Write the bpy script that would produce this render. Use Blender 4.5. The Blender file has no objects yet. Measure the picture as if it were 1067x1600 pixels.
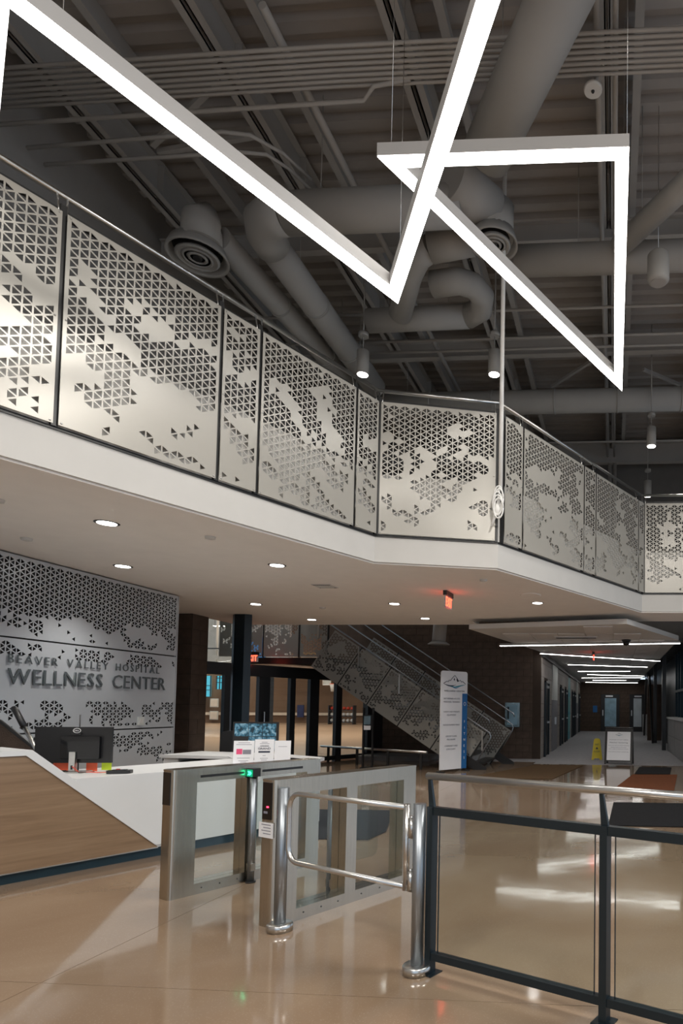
import bpy, math, random
from mathutils import Vector, Matrix, noise
C = bpy.context.scene
COL = C.collection
R = math.radians
# ---------------------------------------------------------------- camera
FPX, PX, PY, PITCH, ROLL, YAW, EYE = 967.0, 890.0, 1063.0, 2.5, 0.5, 4.0, 1.5
_y, _p, _r = R(YAW), R(PITCH), R(ROLL)
FW = Vector((-math.sin(_y)*math.cos(_p), math.cos(_y)*math.cos(_p), math.sin(_p)))
_rt = Vector((math.cos(_y), math.sin(_y), 0)); _up = _rt.cross(FW)
RT = _rt*math.cos(_r) + _up*math.sin(_r); UP = -_rt*math.sin(_r) + _up*math.cos(_r)
cd = bpy.data.cameras.new('camera'); cam = bpy.data.objects.new('camera', cd); COL.objects.link(cam)
cd.sensor_fit = 'AUTO'; cd.sensor_width = 36; cd.lens = FPX*36/1600
cd.shift_x = (533.5-PX)/1600; cd.shift_y = (PY-800)/1600
cd.clip_start = .05; cd.clip_end = 200
M4 = Matrix((RT, UP, -FW)).transposed().to_4x4(); M4.translation = (0, 0, EYE); cam.matrix_world = M4
C.camera = cam
# ---------------------------------------------------------------- world, exposure
w = bpy.data.worlds.new('dusk'); C.world = w; w.use_nodes = True
w.node_tree.nodes['Background'].inputs[0].default_value = (.50, .62, .76, 1)
w.node_tree.nodes['Background'].inputs[1].default_value = .9
vs = C.view_settings; vs.view_transform = 'Standard'; vs.look = 'None'; vs.gamma = 1; vs.use_curve_mapping = False
vs.exposure = 1.0
def light(kind, loc, energy, color=(1, .96, .9), size=.2, rot=(0, 0, 0), sizey=None, spot=None, name='lamp'):
    l = bpy.data.lights.new(name, kind); l.energy = energy; l.color = color
    if kind == 'AREA':
        l.size = size
        if sizey: l.shape = 'RECTANGLE'; l.size_y = sizey
    else: l.shadow_soft_size = size
    if spot: l.spot_size = R(spot); l.spot_blend = .7
    o = bpy.data.objects.new(name, l); COL.objects.link(o); o.location = loc; o.rotation_euler = rot; return o
# gymnasium high-bay lamps
for gx, gy in ((-16, 26), (-26, 30), (-20, 38), (-30, 44), (-12, 32)):
    light('AREA', (gx, gy, 8.2), 230, (1, .9, .78), 2.0, name='gym_lamp')
# unseen fill lamps added behind and right of the photographer to brighten the hall
for gx, gy in ((-3, -3), (3, -3), (4.5, 3.5)):
    light('AREA', (gx, gy, 7.6), 260, (1, .95, .88), 1.6, name='hall_fill')
light('AREA', (-7.6, 13.65, 6.6), 40, (1, .93, .84), 1.2, name='stair_fill')  # added fill lamp, brightens the landing panels and stair
# ---------------------------------------------------------------- materials
def nodes(name):
    m = bpy.data.materials.new(name); m.use_nodes = True; nt = m.node_tree
    return m, nt, nt.nodes['Principled BSDF']
def mat(name, col, rough=.5, metal=0, var=.06, scale=4, bump=0, bscale=60, coat=0, emit=None, es=0, stretch=None, spec=None):
    m, nt, b = nodes(name); N, L = nt.nodes.new, nt.links.new
    b.inputs['Roughness'].default_value = rough; b.inputs['Metallic'].default_value = metal
    b.inputs['Coat Weight'].default_value = coat; b.inputs['Coat Roughness'].default_value = .08
    if spec is not None: b.inputs['Specular IOR Level'].default_value = spec
    tc = N('ShaderNodeTexCoord'); mp = N('ShaderNodeMapping'); L(tc.outputs['Object'], mp.inputs[0])
    if stretch: mp.inputs['Scale'].default_value = stretch
    if var:
        n = N('ShaderNodeTexNoise'); n.inputs['Scale'].default_value = scale; n.inputs['Detail'].default_value = 5
        L(mp.outputs[0], n.inputs['Vector'])
        r = N('ShaderNodeValToRGB'); r.color_ramp.elements[0].position = .3; r.color_ramp.elements[1].position = .7
        r.color_ramp.elements[0].color = tuple(max(0, c*(1-var)) for c in col)+(1,)
        r.color_ramp.elements[1].color = tuple(min(1, c*(1+var)) for c in col)+(1,)
        L(n.outputs[0], r.inputs[0]); L(r.outputs[0], b.inputs['Base Color'])
    else: b.inputs['Base Color'].default_value = tuple(col)+(1,)
    if bump:
        n2 = N('ShaderNodeTexNoise'); n2.inputs['Scale'].default_value = bscale; n2.inputs['Detail'].default_value = 3
        L(mp.outputs[0], n2.inputs['Vector']); bp = N('ShaderNodeBump'); bp.inputs['Strength'].default_value = bump
        bp.inputs['Distance'].default_value = .01; L(n2.outputs[0], bp.inputs['Height']); L(bp.outputs[0], b.inputs['Normal'])
    if emit: b.inputs['Emission Color'].default_value = tuple(emit)+(1,); b.inputs['Emission Strength'].default_value = es
    return m
def glass_mat(name, tint=(.93, .96, .95), refl=.55):
    m = bpy.data.materials.new(name); m.use_nodes = True; nt = m.node_tree; nt.nodes.clear(); N, L = nt.nodes.new, nt.links.new
    o = N('ShaderNodeOutputMaterial'); mx = N('ShaderNodeMixShader'); t = N('ShaderNodeBsdfTransparent'); g = N('ShaderNodeBsdfGlossy')
    t.inputs[0].default_value = tint+(1,); g.inputs['Roughness'].default_value = .02; g.inputs['Color'].default_value = (refl, refl, refl, 1)
    lw = N('ShaderNodeLayerWeight'); lw.inputs[0].default_value = .5; pw = N('ShaderNodeMath'); pw.operation = 'POWER'; pw.inputs[1].default_value = 5
    L(lw.outputs['Facing'], pw.inputs[0]); ma = N('ShaderNodeMath'); ma.operation = 'MULTIPLY_ADD'; ma.inputs[1].default_value = .96; ma.inputs[2].default_value = .04
    L(pw.outputs[0], ma.inputs[0]); L(ma.outputs[0], mx.inputs[0]); L(t.outputs[0], mx.inputs[1]); L(g.outputs[0], mx.inputs[2]); L(mx.outputs[0], o.inputs[0]); return m
def floor_mat():
    m, nt, b = nodes('polished concrete'); N, L = nt.nodes.new, nt.links.new
    tc = N('ShaderNodeTexCoord')
    n = N('ShaderNodeTexNoise'); n.inputs['Scale'].default_value = .55; n.inputs['Detail'].default_value = 6; n.inputs['Distortion'].default_value = .6
    L(tc.outputs['Object'], n.inputs['Vector'])
    r = N('ShaderNodeValToRGB'); e = r.color_ramp.elements
    e[0].position = .32; e[0].color = (.225, .150, .096, 1); e[1].position = .7; e[1].color = (.315, .235, .165, 1)
    L(n.outputs[0], r.inputs[0])
    v = N('ShaderNodeTexVoronoi'); v.inputs['Scale'].default_value = 75; L(tc.outputs['Object'], v.inputs['Vector'])
    r2 = N('ShaderNodeValToRGB'); r2.color_ramp.elements[0].position = .12; r2.color_ramp.elements[1].position = .3
    r2.color_ramp.elements[0].color = (1, 1, 1, 1); r2.color_ramp.elements[1].color = (0, 0, 0, 1)
    L(v.outputs['Distance'], r2.inputs[0])
    n3 = N('ShaderNodeTexNoise'); n3.inputs['Scale'].default_value = 1.3; L(tc.outputs['Object'], n3.inputs['Vector'])
    ml = N('ShaderNodeMath'); ml.operation = 'MULTIPLY'; L(r2.outputs[0], ml.inputs[0]); L(n3.outputs[0], ml.inputs[1])
    m2 = N('ShaderNodeMath'); m2.operation = 'MULTIPLY'; m2.inputs[1].default_value = .45; L(ml.outputs[0], m2.inputs[0])
    mx = N('ShaderNodeMix'); mx.data_type = 'RGBA'; L(m2.outputs[0], mx.inputs[0]); L(r.outputs[0], mx.inputs[6]); mx.inputs[7].default_value = (.45, .37, .29, 1)
    L(mx.outputs[2], b.inputs['Base Color'])
    n4 = N('ShaderNodeTexNoise'); n4.inputs['Scale'].default_value = 3; n4.inputs['Detail'].default_value = 4; L(tc.outputs['Object'], n4.inputs['Vector'])
    mr = N('ShaderNodeMapRange'); mr.inputs['To Min'].default_value = .05; mr.inputs['To Max'].default_value = .13; L(n4.outputs[0], mr.inputs[0]); L(mr.outputs[0], b.inputs['Roughness'])
    n5 = N('ShaderNodeTexNoise'); n5.inputs['Scale'].default_value = 2.2; n5.inputs['Detail'].default_value = 2; L(tc.outputs['Object'], n5.inputs['Vector'])
    bp = N('ShaderNodeBump'); bp.inputs['Strength'].default_value = .2; bp.inputs['Distance'].default_value = .01; L(n5.outputs[0], bp.inputs['Height']); L(bp.outputs[0], b.inputs['Normal'])
    b.inputs['Coat Weight'].default_value = .35; b.inputs['Coat Roughness'].default_value = .06; L(bp.outputs[0], b.inputs['Coat Normal'])
    return m
def wood_mat(name, c0, c1, sc=(1.0, 1.0, 9.0), scale=1.8, rough=.4):
    m, nt, b = nodes(name); N, L = nt.nodes.new, nt.links.new
    tc = N('ShaderNodeTexCoord'); mp = N('ShaderNodeMapping'); mp.inputs['Scale'].default_value = sc; L(tc.outputs['Object'], mp.inputs[0])
    n = N('ShaderNodeTexNoise'); n.inputs['Scale'].default_value = scale; n.inputs['Detail'].default_value = 9; n.inputs['Roughness'].default_value = .65; n.inputs['Distortion'].default_value = .5
    L(mp.outputs[0], n.inputs['Vector']); r = N('ShaderNodeValToRGB'); e = r.color_ramp.elements
    e[0].position = .33; e[0].color = tuple(c0)+(1,); e[1].position = .68; e[1].color = tuple(c1)+(1,)
    L(n.outputs[0], r.inputs[0]); L(r.outputs[0], b.inputs['Base Color']); b.inputs['Roughness'].default_value = rough; return m
M = {}
M['floor'] = floor_mat()
M['joint'] = mat('floor joint', (.07, .055, .04), .8)
M['carpet'] = mat('light grey carpet tile', (.30, .30, .31), .9, var=.1, scale=9, bump=.3)
M['cream'] = mat('cream powder coated metal', (.45, .43, .385), .26, .15, var=.02, scale=1, spec=.6)
M['silver'] = mat('brushed aluminium panel', (.53, .56, .59), .34, .4, var=.04, scale=2)
M['greypanel'] = mat('grey stair panel', (.30, .295, .27), .36, .3, var=.04, scale=2)
M['white'] = mat('white painted plaster', (.60, .585, .555), .75, var=.02)
M['soffit'] = mat('soffit paint', (.86, .825, .78), .8, var=.02)
M['ceilpaint'] = mat('ceiling grey paint', (.38, .36, .335), .7, var=.05, scale=1.5)
M['duct'] = mat('duct grey paint', (.34, .328, .308), .6, var=.04, scale=2)
M['deck'] = mat('roof deck paint', (.36, .328, .30), .75, var=.07, scale=1.2)
M['wallup'] = mat('taupe wall paint', (.33, .31, .29), .8, var=.03)
M['steel'] = mat('brushed stainless steel', (.50, .465, .40), .25, 1, var=.08, scale=3, stretch=(30, 30, 1))
M['poststeel'] = mat('satin blue grey stainless', (.34, .37, .40), .4, 1, var=.04)
M['rail'] = mat('satin stainless tube', (.58, .575, .56), .28, 1, var=.04, stretch=(1, 1, 20))
M['darksteel'] = mat('dark bronze steel', (.045, .045, .045), .35, .6, var=.1)
M['navy'] = mat('black blue powder coat', (.012, .020, .026), .35, .3, var=.1)
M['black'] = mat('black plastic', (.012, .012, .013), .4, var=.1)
M['blackgloss'] = mat('black gloss screen', (.006, .006, .007), .08, var=0)
M['block'] = mat('brown masonry block', (.088, .060, .044), .85, var=.16, scale=6, bump=.5, bscale=120)
M['mortar'] = mat('brown mortar', (.055, .038, .028), .95, var=.1)
M['greyblock'] = mat('taupe ground face block', (.30, .27, .245), .6, var=.1, scale=8)
M['wood'] = wood_mat('light walnut laminate', (.19, .118, .068), (.28, .188, .115), (.5, .5, 8))
M['solid'] = mat('white solid surface', (.66, .67, .675), .3, var=.015)
M['toekick'] = mat('dark teal toe kick', (.018, .040, .055), .35, .4, var=.1)
M['glass'] = glass_mat('clear glass')
M['strip'] = mat('light diffuser', (.9, .9, .9), .5, var=0, emit=(1, .97, .93), es=7.5)
M['strip2'] = mat('linear lamp diffuser', (.9, .9, .9), .5, var=0, emit=(1, .98, .95), es=8)
M['lamp'] = mat('downlight lens', (.9, .9, .9), .5, var=0, emit=(1, .97, .92), es=6)
M['housing'] = mat('light housing white', (.42, .41, .40), .5, var=.02)
M['paper'] = mat('white paper', (.78, .78, .80), .6, var=.02)
M['ink'] = mat('dark ink', (.03, .035, .06), .6, var=0)
M['greyink'] = mat('grey ink', (.22, .22, .26), .6, var=0)
M['whiteink'] = mat('white print', (.85, .85, .85), .5, var=0)
M['blue'] = mat('banner blue', (.015, .13, .36), .45, var=.08, scale=3)
M['teal'] = mat('teal print', (.03, .25, .33), .5, var=.05)
M['pink'] = mat('pink print', (.75, .08, .2), .5, var=0)
M['orange'] = mat('orange card', (.85, .14, .06), .5, var=.03)
M['lime'] = mat('lime card', (.55, .72, .03), .5, var=.03)
M['yellow'] = mat('yellow plastic', (.72, .58, .02), .4, var=.04)
M['exit'] = mat('lit red exit letters', (.8, .05, .02), .4, var=0, emit=(1, .07, .03), es=3)
M['green'] = mat('green lit arrow', (.0, .5, .2), .4, var=0, emit=(.05, 1, .45), es=4)
M['greendim'] = mat('green display face', (.0, .1, .05), .3, var=0, emit=(.0, .35, .16), es=.5)
M['redled'] = mat('red led', (.5, 0, 0), .4, var=0, emit=(1, .02, .05), es=5)
M['matbrown'] = mat('brown entrance mat', (.10, .062, .032), .95, var=.15, scale=20, bump=.6, spec=.12)
M['matrust'] = mat('rust brown mat', (.17, .060, .026), .95, var=.15, scale=20, bump=.6, spec=.12)
M['matblack'] = mat('black rubber mat', (.015, .015, .016), .85, var=.2, scale=30, bump=.5, spec=.12)
M['gymfloor'] = wood_mat('maple sports floor', (.54, .36, .24), (.70, .49, .34), (.3, 3, 1), 2, .3)
M['gymwall'] = mat('gym brown block', (.19, .118, .076), .8, var=.08, scale=1)
M['gymtan'] = mat('gym tan stripe', (.72, .62, .52), .6)
M['gold'] = mat('gold painted steel', (.45, .32, .10), .5)
M['aquaglass'] = mat('aqua window', (.02, .12, .16), .2, var=.2, emit=(.08, .5, .66), es=.45)
M['frost'] = mat('frosted door glass', (.52, .58, .62), .35, var=.08, scale=3)
M['frostblue'] = mat('blue frosted door glass', (.26, .42, .52), .3, var=.2, scale=3)
M['tealpanel'] = mat('teal wall panel', (.10, .32, .34), .5, var=.1)
M['lightpanel'] = mat('pale wall panel', (.55, .57, .55), .5, var=.05)
M['greydoor'] = mat('slate grey door', (.20, .20, .22), .5, var=.05)
M['tile'] = mat('acoustic ceiling tile', (.68, .66, .64), .85, var=.04, scale=20, bump=.3)
M['stone'] = mat('grey stone cladding', (.25, .25, .25), .5, var=.1)
M['cordwhite'] = mat('white cord', (.86, .85, .82), .6, var=.02)
M['red'] = mat('red rubber', (.6, .06, .03), .5); M['orangeball'] = mat('orange basketball', (.65, .2, .05), .6)
M['navypad'] = mat('navy wall pad', (.01, .015, .08), .5)
M['fob'] = mat('steel blue cabinet', (.30, .42, .48), .25, .7)
# CCTV screen picture: cells of varying blue/grey
def screen_mat():
    m, nt, b = nodes('camera monitor picture'); N, L = nt.nodes.new, nt.links.new
    tc = N('ShaderNodeTexCoord'); n = N('ShaderNodeTexNoise'); n.inputs['Scale'].default_value = 26; n.inputs['Detail'].default_value = 5; L(tc.outputs['Object'], n.inputs['Vector'])
    r = N('ShaderNodeValToRGB'); e = r.color_ramp.elements; e[0].position = .38; e[0].color = (.01, .04, .06, 1); e[1].position = .66; e[1].color = (.35, .55, .65, 1)
    k = e.new(.5); k.color = (.05, .2, .3, 1)
    L(n.outputs[0], r.inputs[0]); L(r.outputs[0], b.inputs['Emission Color']); b.inputs['Emission Strength'].default_value = .35
    b.inputs['Base Color'].default_value = (.01, .01, .01, 1); b.inputs['Roughness'].default_value = .2; return m
M['cctv'] = screen_mat()
# ---------------------------------------------------------------- mesh helpers
def root_of(o):
    while o.parent: o = o.parent
    return o
class MB:
    def __init__(s): s.v, s.f, s.sm = [], [], []
    def add(s, vs, fs, smooth=False):
        k = len(s.v); s.v += [tuple(v) for v in vs]; s.f += [tuple(i+k for i in f) for f in fs]; s.sm += [smooth]*len(fs); return s
    def box(s, x0, x1, y0, y1, z0, z1, T=None):
        vs = [Vector((x, y, z)) for z in (z0, z1) for x, y in ((x0, y0), (x1, y0), (x1, y1), (x0, y1))]
        if T: vs = [T @ v for v in vs]
        return s.add(vs, [(3, 2, 1, 0), (4, 5, 6, 7), (0, 1, 5, 4), (1, 2, 6, 5), (2, 3, 7, 6), (3, 0, 4, 7)])
    def prism(s, poly, z0, z1, T=None, smooth=False):
        n = len(poly); vs = [Vector((x, y, z)) for z in (z0, z1) for x, y in poly]
        if T: vs = [T @ v for v in vs]
        s.add(vs, [tuple(range(n-1, -1, -1)), tuple(range(n, 2*n))])
        k = len(s.v)-2*n
        for i in range(n):
            j = (i+1) % n; s.f.append((k+i, k+j, k+n+j, k+n+i)); s.sm.append(smooth)
        return s
    def beam(s, a, b, w, h, up=(0, 0, 1)):
        a, b = Vector(a), Vector(b); d = (b-a).normalized(); u = Vector(up)
        if abs(d.dot(u)) > .99: u = Vector((0, 1, 0))
        r = d.cross(u).normalized()*w/2; q = r.cross(d).normalized()*h/2
        vs = [p+e for p in (a, b) for e in (-r-q, r-q, r+q, -r+q)]
        return s.add(vs, [(3, 2, 1, 0), (4, 5, 6, 7), (0, 1, 5, 4), (1, 2, 6, 5), (2, 3, 7, 6), (3, 0, 4, 7)])
    def tube(s, pts, r, n=10, caps=True, rads=None):
        P = [Vector(p) for p in pts]; rings = []; prev = None
        for i, p in enumerate(P):
            d = (P[min(i+1, len(P)-1)]-P[max(i-1, 0)]).normalized()
            if prev is None:
                u = Vector((0, 0, 1)) if abs(d.z) < .9 else Vector((1, 0, 0)); a = d.cross(u).normalized()
            else: a = (prev-d*prev.dot(d)).normalized()
            prev = a; b = d.cross(a); rr = rads[i] if rads else r
            rings.append([p+(a*math.cos(t*2*math.pi/n)+b*math.sin(t*2*math.pi/n))*rr for t in range(n)])
        k = len(s.v); s.v += [tuple(v) for g in rings for v in g]
        for i in range(len(P)-1):
            for t in range(n):
                u = (t+1) % n; s.f.append((k+i*n+t, k+i*n+u, k+(i+1)*n+u, k+(i+1)*n+t)); s.sm.append(True)
        if caps:
            s.f.append(tuple(k+t for t in range(n-1, -1, -1))); s.f.append(tuple(k+(len(P)-1)*n+t for t in range(n))); s.sm += [False, False]
        return s
    def lathe(s, c, prof, n=20, axis=None):
        c = Vector(c); k = len(s.v); Q = axis.normalized().to_track_quat('Z', 'Y').to_matrix() if axis else Matrix.Identity(3)
        for r, z in prof:
            for t in range(n): s.v.append(tuple(c+Q@Vector((r*math.cos(t*2*math.pi/n), r*math.sin(t*2*math.pi/n), z))))
        for i in range(len(prof)-1):
            for t in range(n):
                u = (t+1) % n; s.f.append((k+i*n+t, k+i*n+u, k+(i+1)*n+u, k+(i+1)*n+t)); s.sm.append(True)
        for i, rv in ((0, True), (len(prof)-1, False)):
            if prof[i][0] > 1e-4:
                q = [k+i*n+t for t in range(n)]; s.f.append(tuple(q[::-1] if rv else q)); s.sm.append(False)
        return s
    def mesh(s, name, off=Vector((0, 0, 0))):
        me = bpy.data.meshes.new(name); me.from_pydata([tuple(Vector(v)-off) for v in s.v], [], s.f)
        me.polygons.foreach_set('use_smooth', s.sm); me.update(); return me
    def build(s, name, m, parent=None, org=None, **tags):
        off = root_of(parent).location.copy() if parent else Vector(org or (0, 0, 0))
        if parent and parent is not root_of(parent): pass
        me = s.mesh(name, off)
        me.materials.append(m if not isinstance(m, str) else M[m])
        o = bpy.data.objects.new(name, me); COL.objects.link(o)
        if parent:
            o.parent = parent
            if parent.parent: o.matrix_parent_inverse = parent.matrix_basis.inverted()
        else: o.location = off
        for k, v in tags.items(): o[k] = v
        return o
def thing(name, label, cat, loc=(0, 0, 0), group=None):
    o = bpy.data.objects.new(name, None); COL.objects.link(o); o.location = loc; o.empty_display_size = .1
    o['label'] = label; o['category'] = cat
    if group: o['group'] = group
    return o
def tag(o, label, cat, group=None):
    o['label'] = label; o['category'] = cat
    if group: o['group'] = group
    return o
def struct(o): o['kind'] = 'structure'; return o
def rz(a): return Matrix.Rotation(a, 4, 'Z')
def arc(cx, cy, r, a0, a1, n=6): return [(cx+r*math.cos(R(a0+(a1-a0)*i/n)), cy+r*math.sin(R(a0+(a1-a0)*i/n))) for i in range(n+1)]
def rrect(x0, x1, y0, y1, r, n=4):
    return arc(x1-r, y1-r, r, 0, 90, n)+arc(x0+r, y1-r, r, 90, 180, n)+arc(x0+r, y0+r, r, 180, 270, n)+arc(x1-r, y0+r, r, 270, 360, n)
def dirv(deg): a = R(deg); return Vector((math.sin(a), math.cos(a), 0))     # heading, degrees clockwise from +Y
def frame(p, deg, z=0):
    """matrix: local x along heading deg, local z up, local y = to the left of x"""
    d = dirv(deg); n = Vector((-d.y, d.x, 0)); m = Matrix((d, n, Vector((0, 0, 1)))).transposed().to_4x4(); m.translation = (p[0], p[1], z); return m
def child_obj(name, me, m, parent, mw):
    if not me.materials: me.materials.append(M[m])
    o = bpy.data.objects.new(name, me); COL.objects.link(o); o.parent = parent
    if parent.parent: o.matrix_parent_inverse = parent.matrix_basis.inverted()
    o.matrix_basis = Matrix.Translation(-root_of(parent).location) @ mw; return o
# text -> mesh
_tc = {}
def text_mesh(s, size, ext):
    key = (s, size, ext)
    if key in _tc: return _tc[key]
    cu = bpy.data.curves.new('text', 'FONT'); cu.body = s; cu.size = size; cu.extrude = ext; cu.resolution_u = 2
    o = bpy.data.objects.new('text', cu); COL.objects.link(o)
    bpy.context.view_layer.update()
    me = bpy.data.meshes.new_from_object(o.evaluated_get(bpy.context.evaluated_depsgraph_get()))
    me.materials.clear()
    bpy.data.objects.remove(o); bpy.data.curves.remove(cu); _tc[key] = me; return me
def bounds(me):
    xs = [v.co.x for v in me.vertices]; ys = [v.co.y for v in me.vertices]; return min(xs), max(xs), min(ys), max(ys)
def text_on(parent, s, m, F, x, z, h, width=None, ext=.001, name='lettering', align='l'):
    """text in the plane of frame F (local x right, local z up); letters face local -y; h = cap height"""
    size = h/.70; me = text_mesh(s, size, ext); x0, x1, y0, y1 = bounds(me)
    sx = width/(x1-x0) if width else 1.0
    wd = (x1-x0)*sx; xx = x-(wd/2 if align == 'c' else 0)
    me = me.copy(); me.materials.append(M[m])
    T = F @ Matrix.Translation((xx-x0*sx, -.002, z)) @ Matrix.Rotation(R(90), 4, 'X') @ Matrix.Diagonal((sx, 1, 1, 1))
    return child_obj(name, me, m, parent, T)
# ---------------------------------------------------------------- perforated sheet
S0 = .078; CW0 = S0*math.sqrt(3)/2
def perf_mesh(W, H, test, t=.004, name='perforated_panel', marg=.022, web=.1):
    """sheet in local x (0..W), z (0..H), thickness t around y; triangles cut through where test(x, z/H) is true"""
    nc = max(1, round((W-2*marg)/CW0)); nr = max(1, round((H-2*marg)/S0)); CW = (W-2*marg)/nc; S_ = (H-2*marg)/nr; gx = marg; gz = marg
    v, f = [], []
    def both(pts):
        k = len(v); n = len(pts); v.extend((x, -t/2, z) for x, z in pts); v.extend((x, t/2, z) for x, z in pts)
        f.append(tuple(range(k, k+n))); f.append(tuple(range(k+2*n-1, k+n-1, -1)))
    def cell(a, b, c):
        if a[0] == b[0] == c[0]: return
        cx = (a[0]+b[0]+c[0])/3; cz = (a[1]+b[1]+c[1])/3
        if (b[0]-a[0])*(c[1]-a[1])-(b[1]-a[1])*(c[0]-a[0]) < 0: b, c = c, b
        if not test(cx, cz/H): both((a, b, c)); return
        k = len(v); q = 1-3*web*.9; inn = [(cx+(p[0]-cx)*q, cz+(p[1]-cz)*q) for p in (a, b, c)]
        for y in (-t/2, t/2):
            v.extend((x, y, z) for x, z in (a, b, c)); v.extend((x, y, z) for x, z in inn)
        for i in range(3):
            j = (i+1) % 3
            f.append((k+i, k+j, k+3+j, k+3+i)); f.append((k+6+j, k+6+i, k+9+i, k+9+j)); f.append((k+3+i, k+3+j, k+9+j, k+9+i))
    for c in range(nc):
        x0 = gx+c*CW; x1 = x0+CW; off = (0, S_/2) if c % 2 == 0 else (S_/2, 0)
        for side in (0, 1):
            xa, xb = (x0, x1) if side == 0 else (x1, x0); oa, ob = off[side], off[1-side]
            n = nr if oa == 0 else nr-1
            for j in range(n):
                z0 = gz+oa+j*S_; cell((xa, z0), (xa, z0+S_), (xb, z0+S_/2))
        xs, xo = (x0, x1) if off[0] == 0 else (x1, x0)
        for za, zb in ((gz, gz+S_/2), (gz+nr*S_, gz+nr*S_-S_/2)):
            p = [(xs, za), (xo, za), (xo, zb)]
            if (p[1][0]-p[0][0])*(p[2][1]-p[0][1])-(p[1][1]-p[0][1])*(p[2][0]-p[0][0]) < 0: p = p[::-1]
            both(p)
    X0, X1, Z0, Z1 = gx, gx+nc*CW, gz, gz+nr*S_
    both(((0, 0), (W, 0), (W, Z0), (0, Z0))); both(((0, Z1), (W, Z1), (W, H), (0, H)))
    both(((0, Z0), (X0, Z0), (X0, Z1), (0, Z1))); both(((X1, Z0), (W, Z0), (W, Z1), (X1, Z1)))
    k = len(v); v.extend(((0, -t/2, 0), (W, -t/2, 0), (W, -t/2, H), (0, -t/2, H), (0, t/2, 0), (W, t/2, 0), (W, t/2, H), (0, t/2, H)))
    f.extend(((k, k+4, k+5, k+1), (k+1, k+5, k+6, k+2), (k+2, k+6, k+7, k+3), (k+3, k+7, k+4, k)))
    me = bpy.data.meshes.new(name); me.from_pydata(v, [], f); me.update(); return me
def nz(x, z, seed): return .95*noise.noise(Vector((x*2.5+seed*7.3, z*4.3+x*1.3, seed*3.1)))+.6*noise.noise(Vector((x*7.3, z*9.1-x*2, seed+9.7)))+.3*noise.noise(Vector((x*19, z*17, seed+3.7)))
def rail_test(u0, seed, Hh=1.7):
    def t(x, v):
        X = x+u0; z = v*Hh; n = nz(X, z, seed)
        if v > .90: b = .55
        elif v > .68: b = .27
        elif v > .40: b = .10
        elif v > .24: b = -.03
        else: b = -.13
        return n+b > 0
    return t
# ================================================================ SETTING
H1 = 3.30; H2 = 4.45; ROOF = 9.3
# floor: slabs cut by thin saw joints
fb = MB(); fb.box(-12, 10, -7, 17.87, -.06, -.02)
floor = struct(fb.build('floor', 'joint'))
TF = frame((-3.05, 3.18), 0)
k = 0
for i in range(-3, 5):
    for j in range(-4, 5):
        x0, y0 = i*4.2, j*4.2; g = .002
        cs = [TF@Vector((x0+a*4.2, y0+b*4.2, 0)) for a, b in ((0, 0), (1, 0), (1, 1), (0, 1))]
        if max(c.x for c in cs) < -12 or min(c.x for c in cs) > 10 or max(c.y for c in cs) < -7 or min(c.y for c in cs) > 18: continue
        # clip to the hall rectangle
        poly = [(x0+g, y0+g), (x0+4.2-g, y0+g), (x0+4.2-g, y0+4.2-g), (x0+g, y0+4.2-g)]
        P = [(TF@Vector((a, b, 0))) for a, b in poly]
        for ax, lim, sg in ((0, -12, 1), (0, 10, -1), (1, -7, 1), (1, 17.85, -1)):
            out = []
            for a in range(len(P)):
                p, q = P[a], P[(a+1) % len(P)]; dp, dq = (p[ax]-lim)*sg, (q[ax]-lim)*sg
                if dp >= 0: out.append(p)
                if dp*dq < 0: out.append(p.lerp(q, dp/(dp-dq)))
            P = out
            if not P: break
        if len(P) > 2: MB().prism([(p.x, p.y) for p in P], -.02, 0).build('floor_slab', 'floor', floor)
# carpet floor of the corridor, starts in front of the end of the hall
struct(MB().box(-2.08, 1.95, 16.35, 17.9, .0005, .006).box(-2.08, 2.4, 17.9, 39.5, -.05, .006).build('floor_corridor', 'carpet'))
struct(MB().box(-5.2, -2.08, 16.9, 17.8, .0005, .006).build('trim_1', 'carpet'))
# mezzanine slab (edge polygon)
def E(p, q, t): return (p[0]+(q[0]-p[0])*t, p[1]+(q[1]-p[1])*t)
EA0 = (-5.42, 2.10); EA = (-3.02, 7.57); EB = (-1.52, 7.98); EC = (0.54, 11.68); ED = (9.0, 11.95)
edge = [EA0, EA, EB, EC, ED]
poly = [(-7.25, 2.1)]+edge+[(9.0, 12.9), (-2.95, 12.9), (-2.95, 13.4), (-8.5, 13.4), (-8.5, 11.7), (-10.5, 11.7), (-10.5, 9.78), (-7.25, 9.78)]
struct(MB().prism(poly, H1+.02, H2).build('mezzanine_slab', 'white'))
pi = [(-7.24, 2.12), (-5.44, 2.12), (-3.04, 7.60), (-1.54, 8.0), (.52, 11.70), (8.9, 11.96), (8.9, 12.88), (-2.97, 12.88), (-2.97, 13.38), (-8.48, 13.38), (-8.48, 11.72), (-10.45, 11.72), (-10.45, 9.76), (-7.24, 9.76)]
struct(MB().prism(pi, H1, H1+.019).build('ceiling_mezzanine_soffit', 'soffit'))
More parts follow.
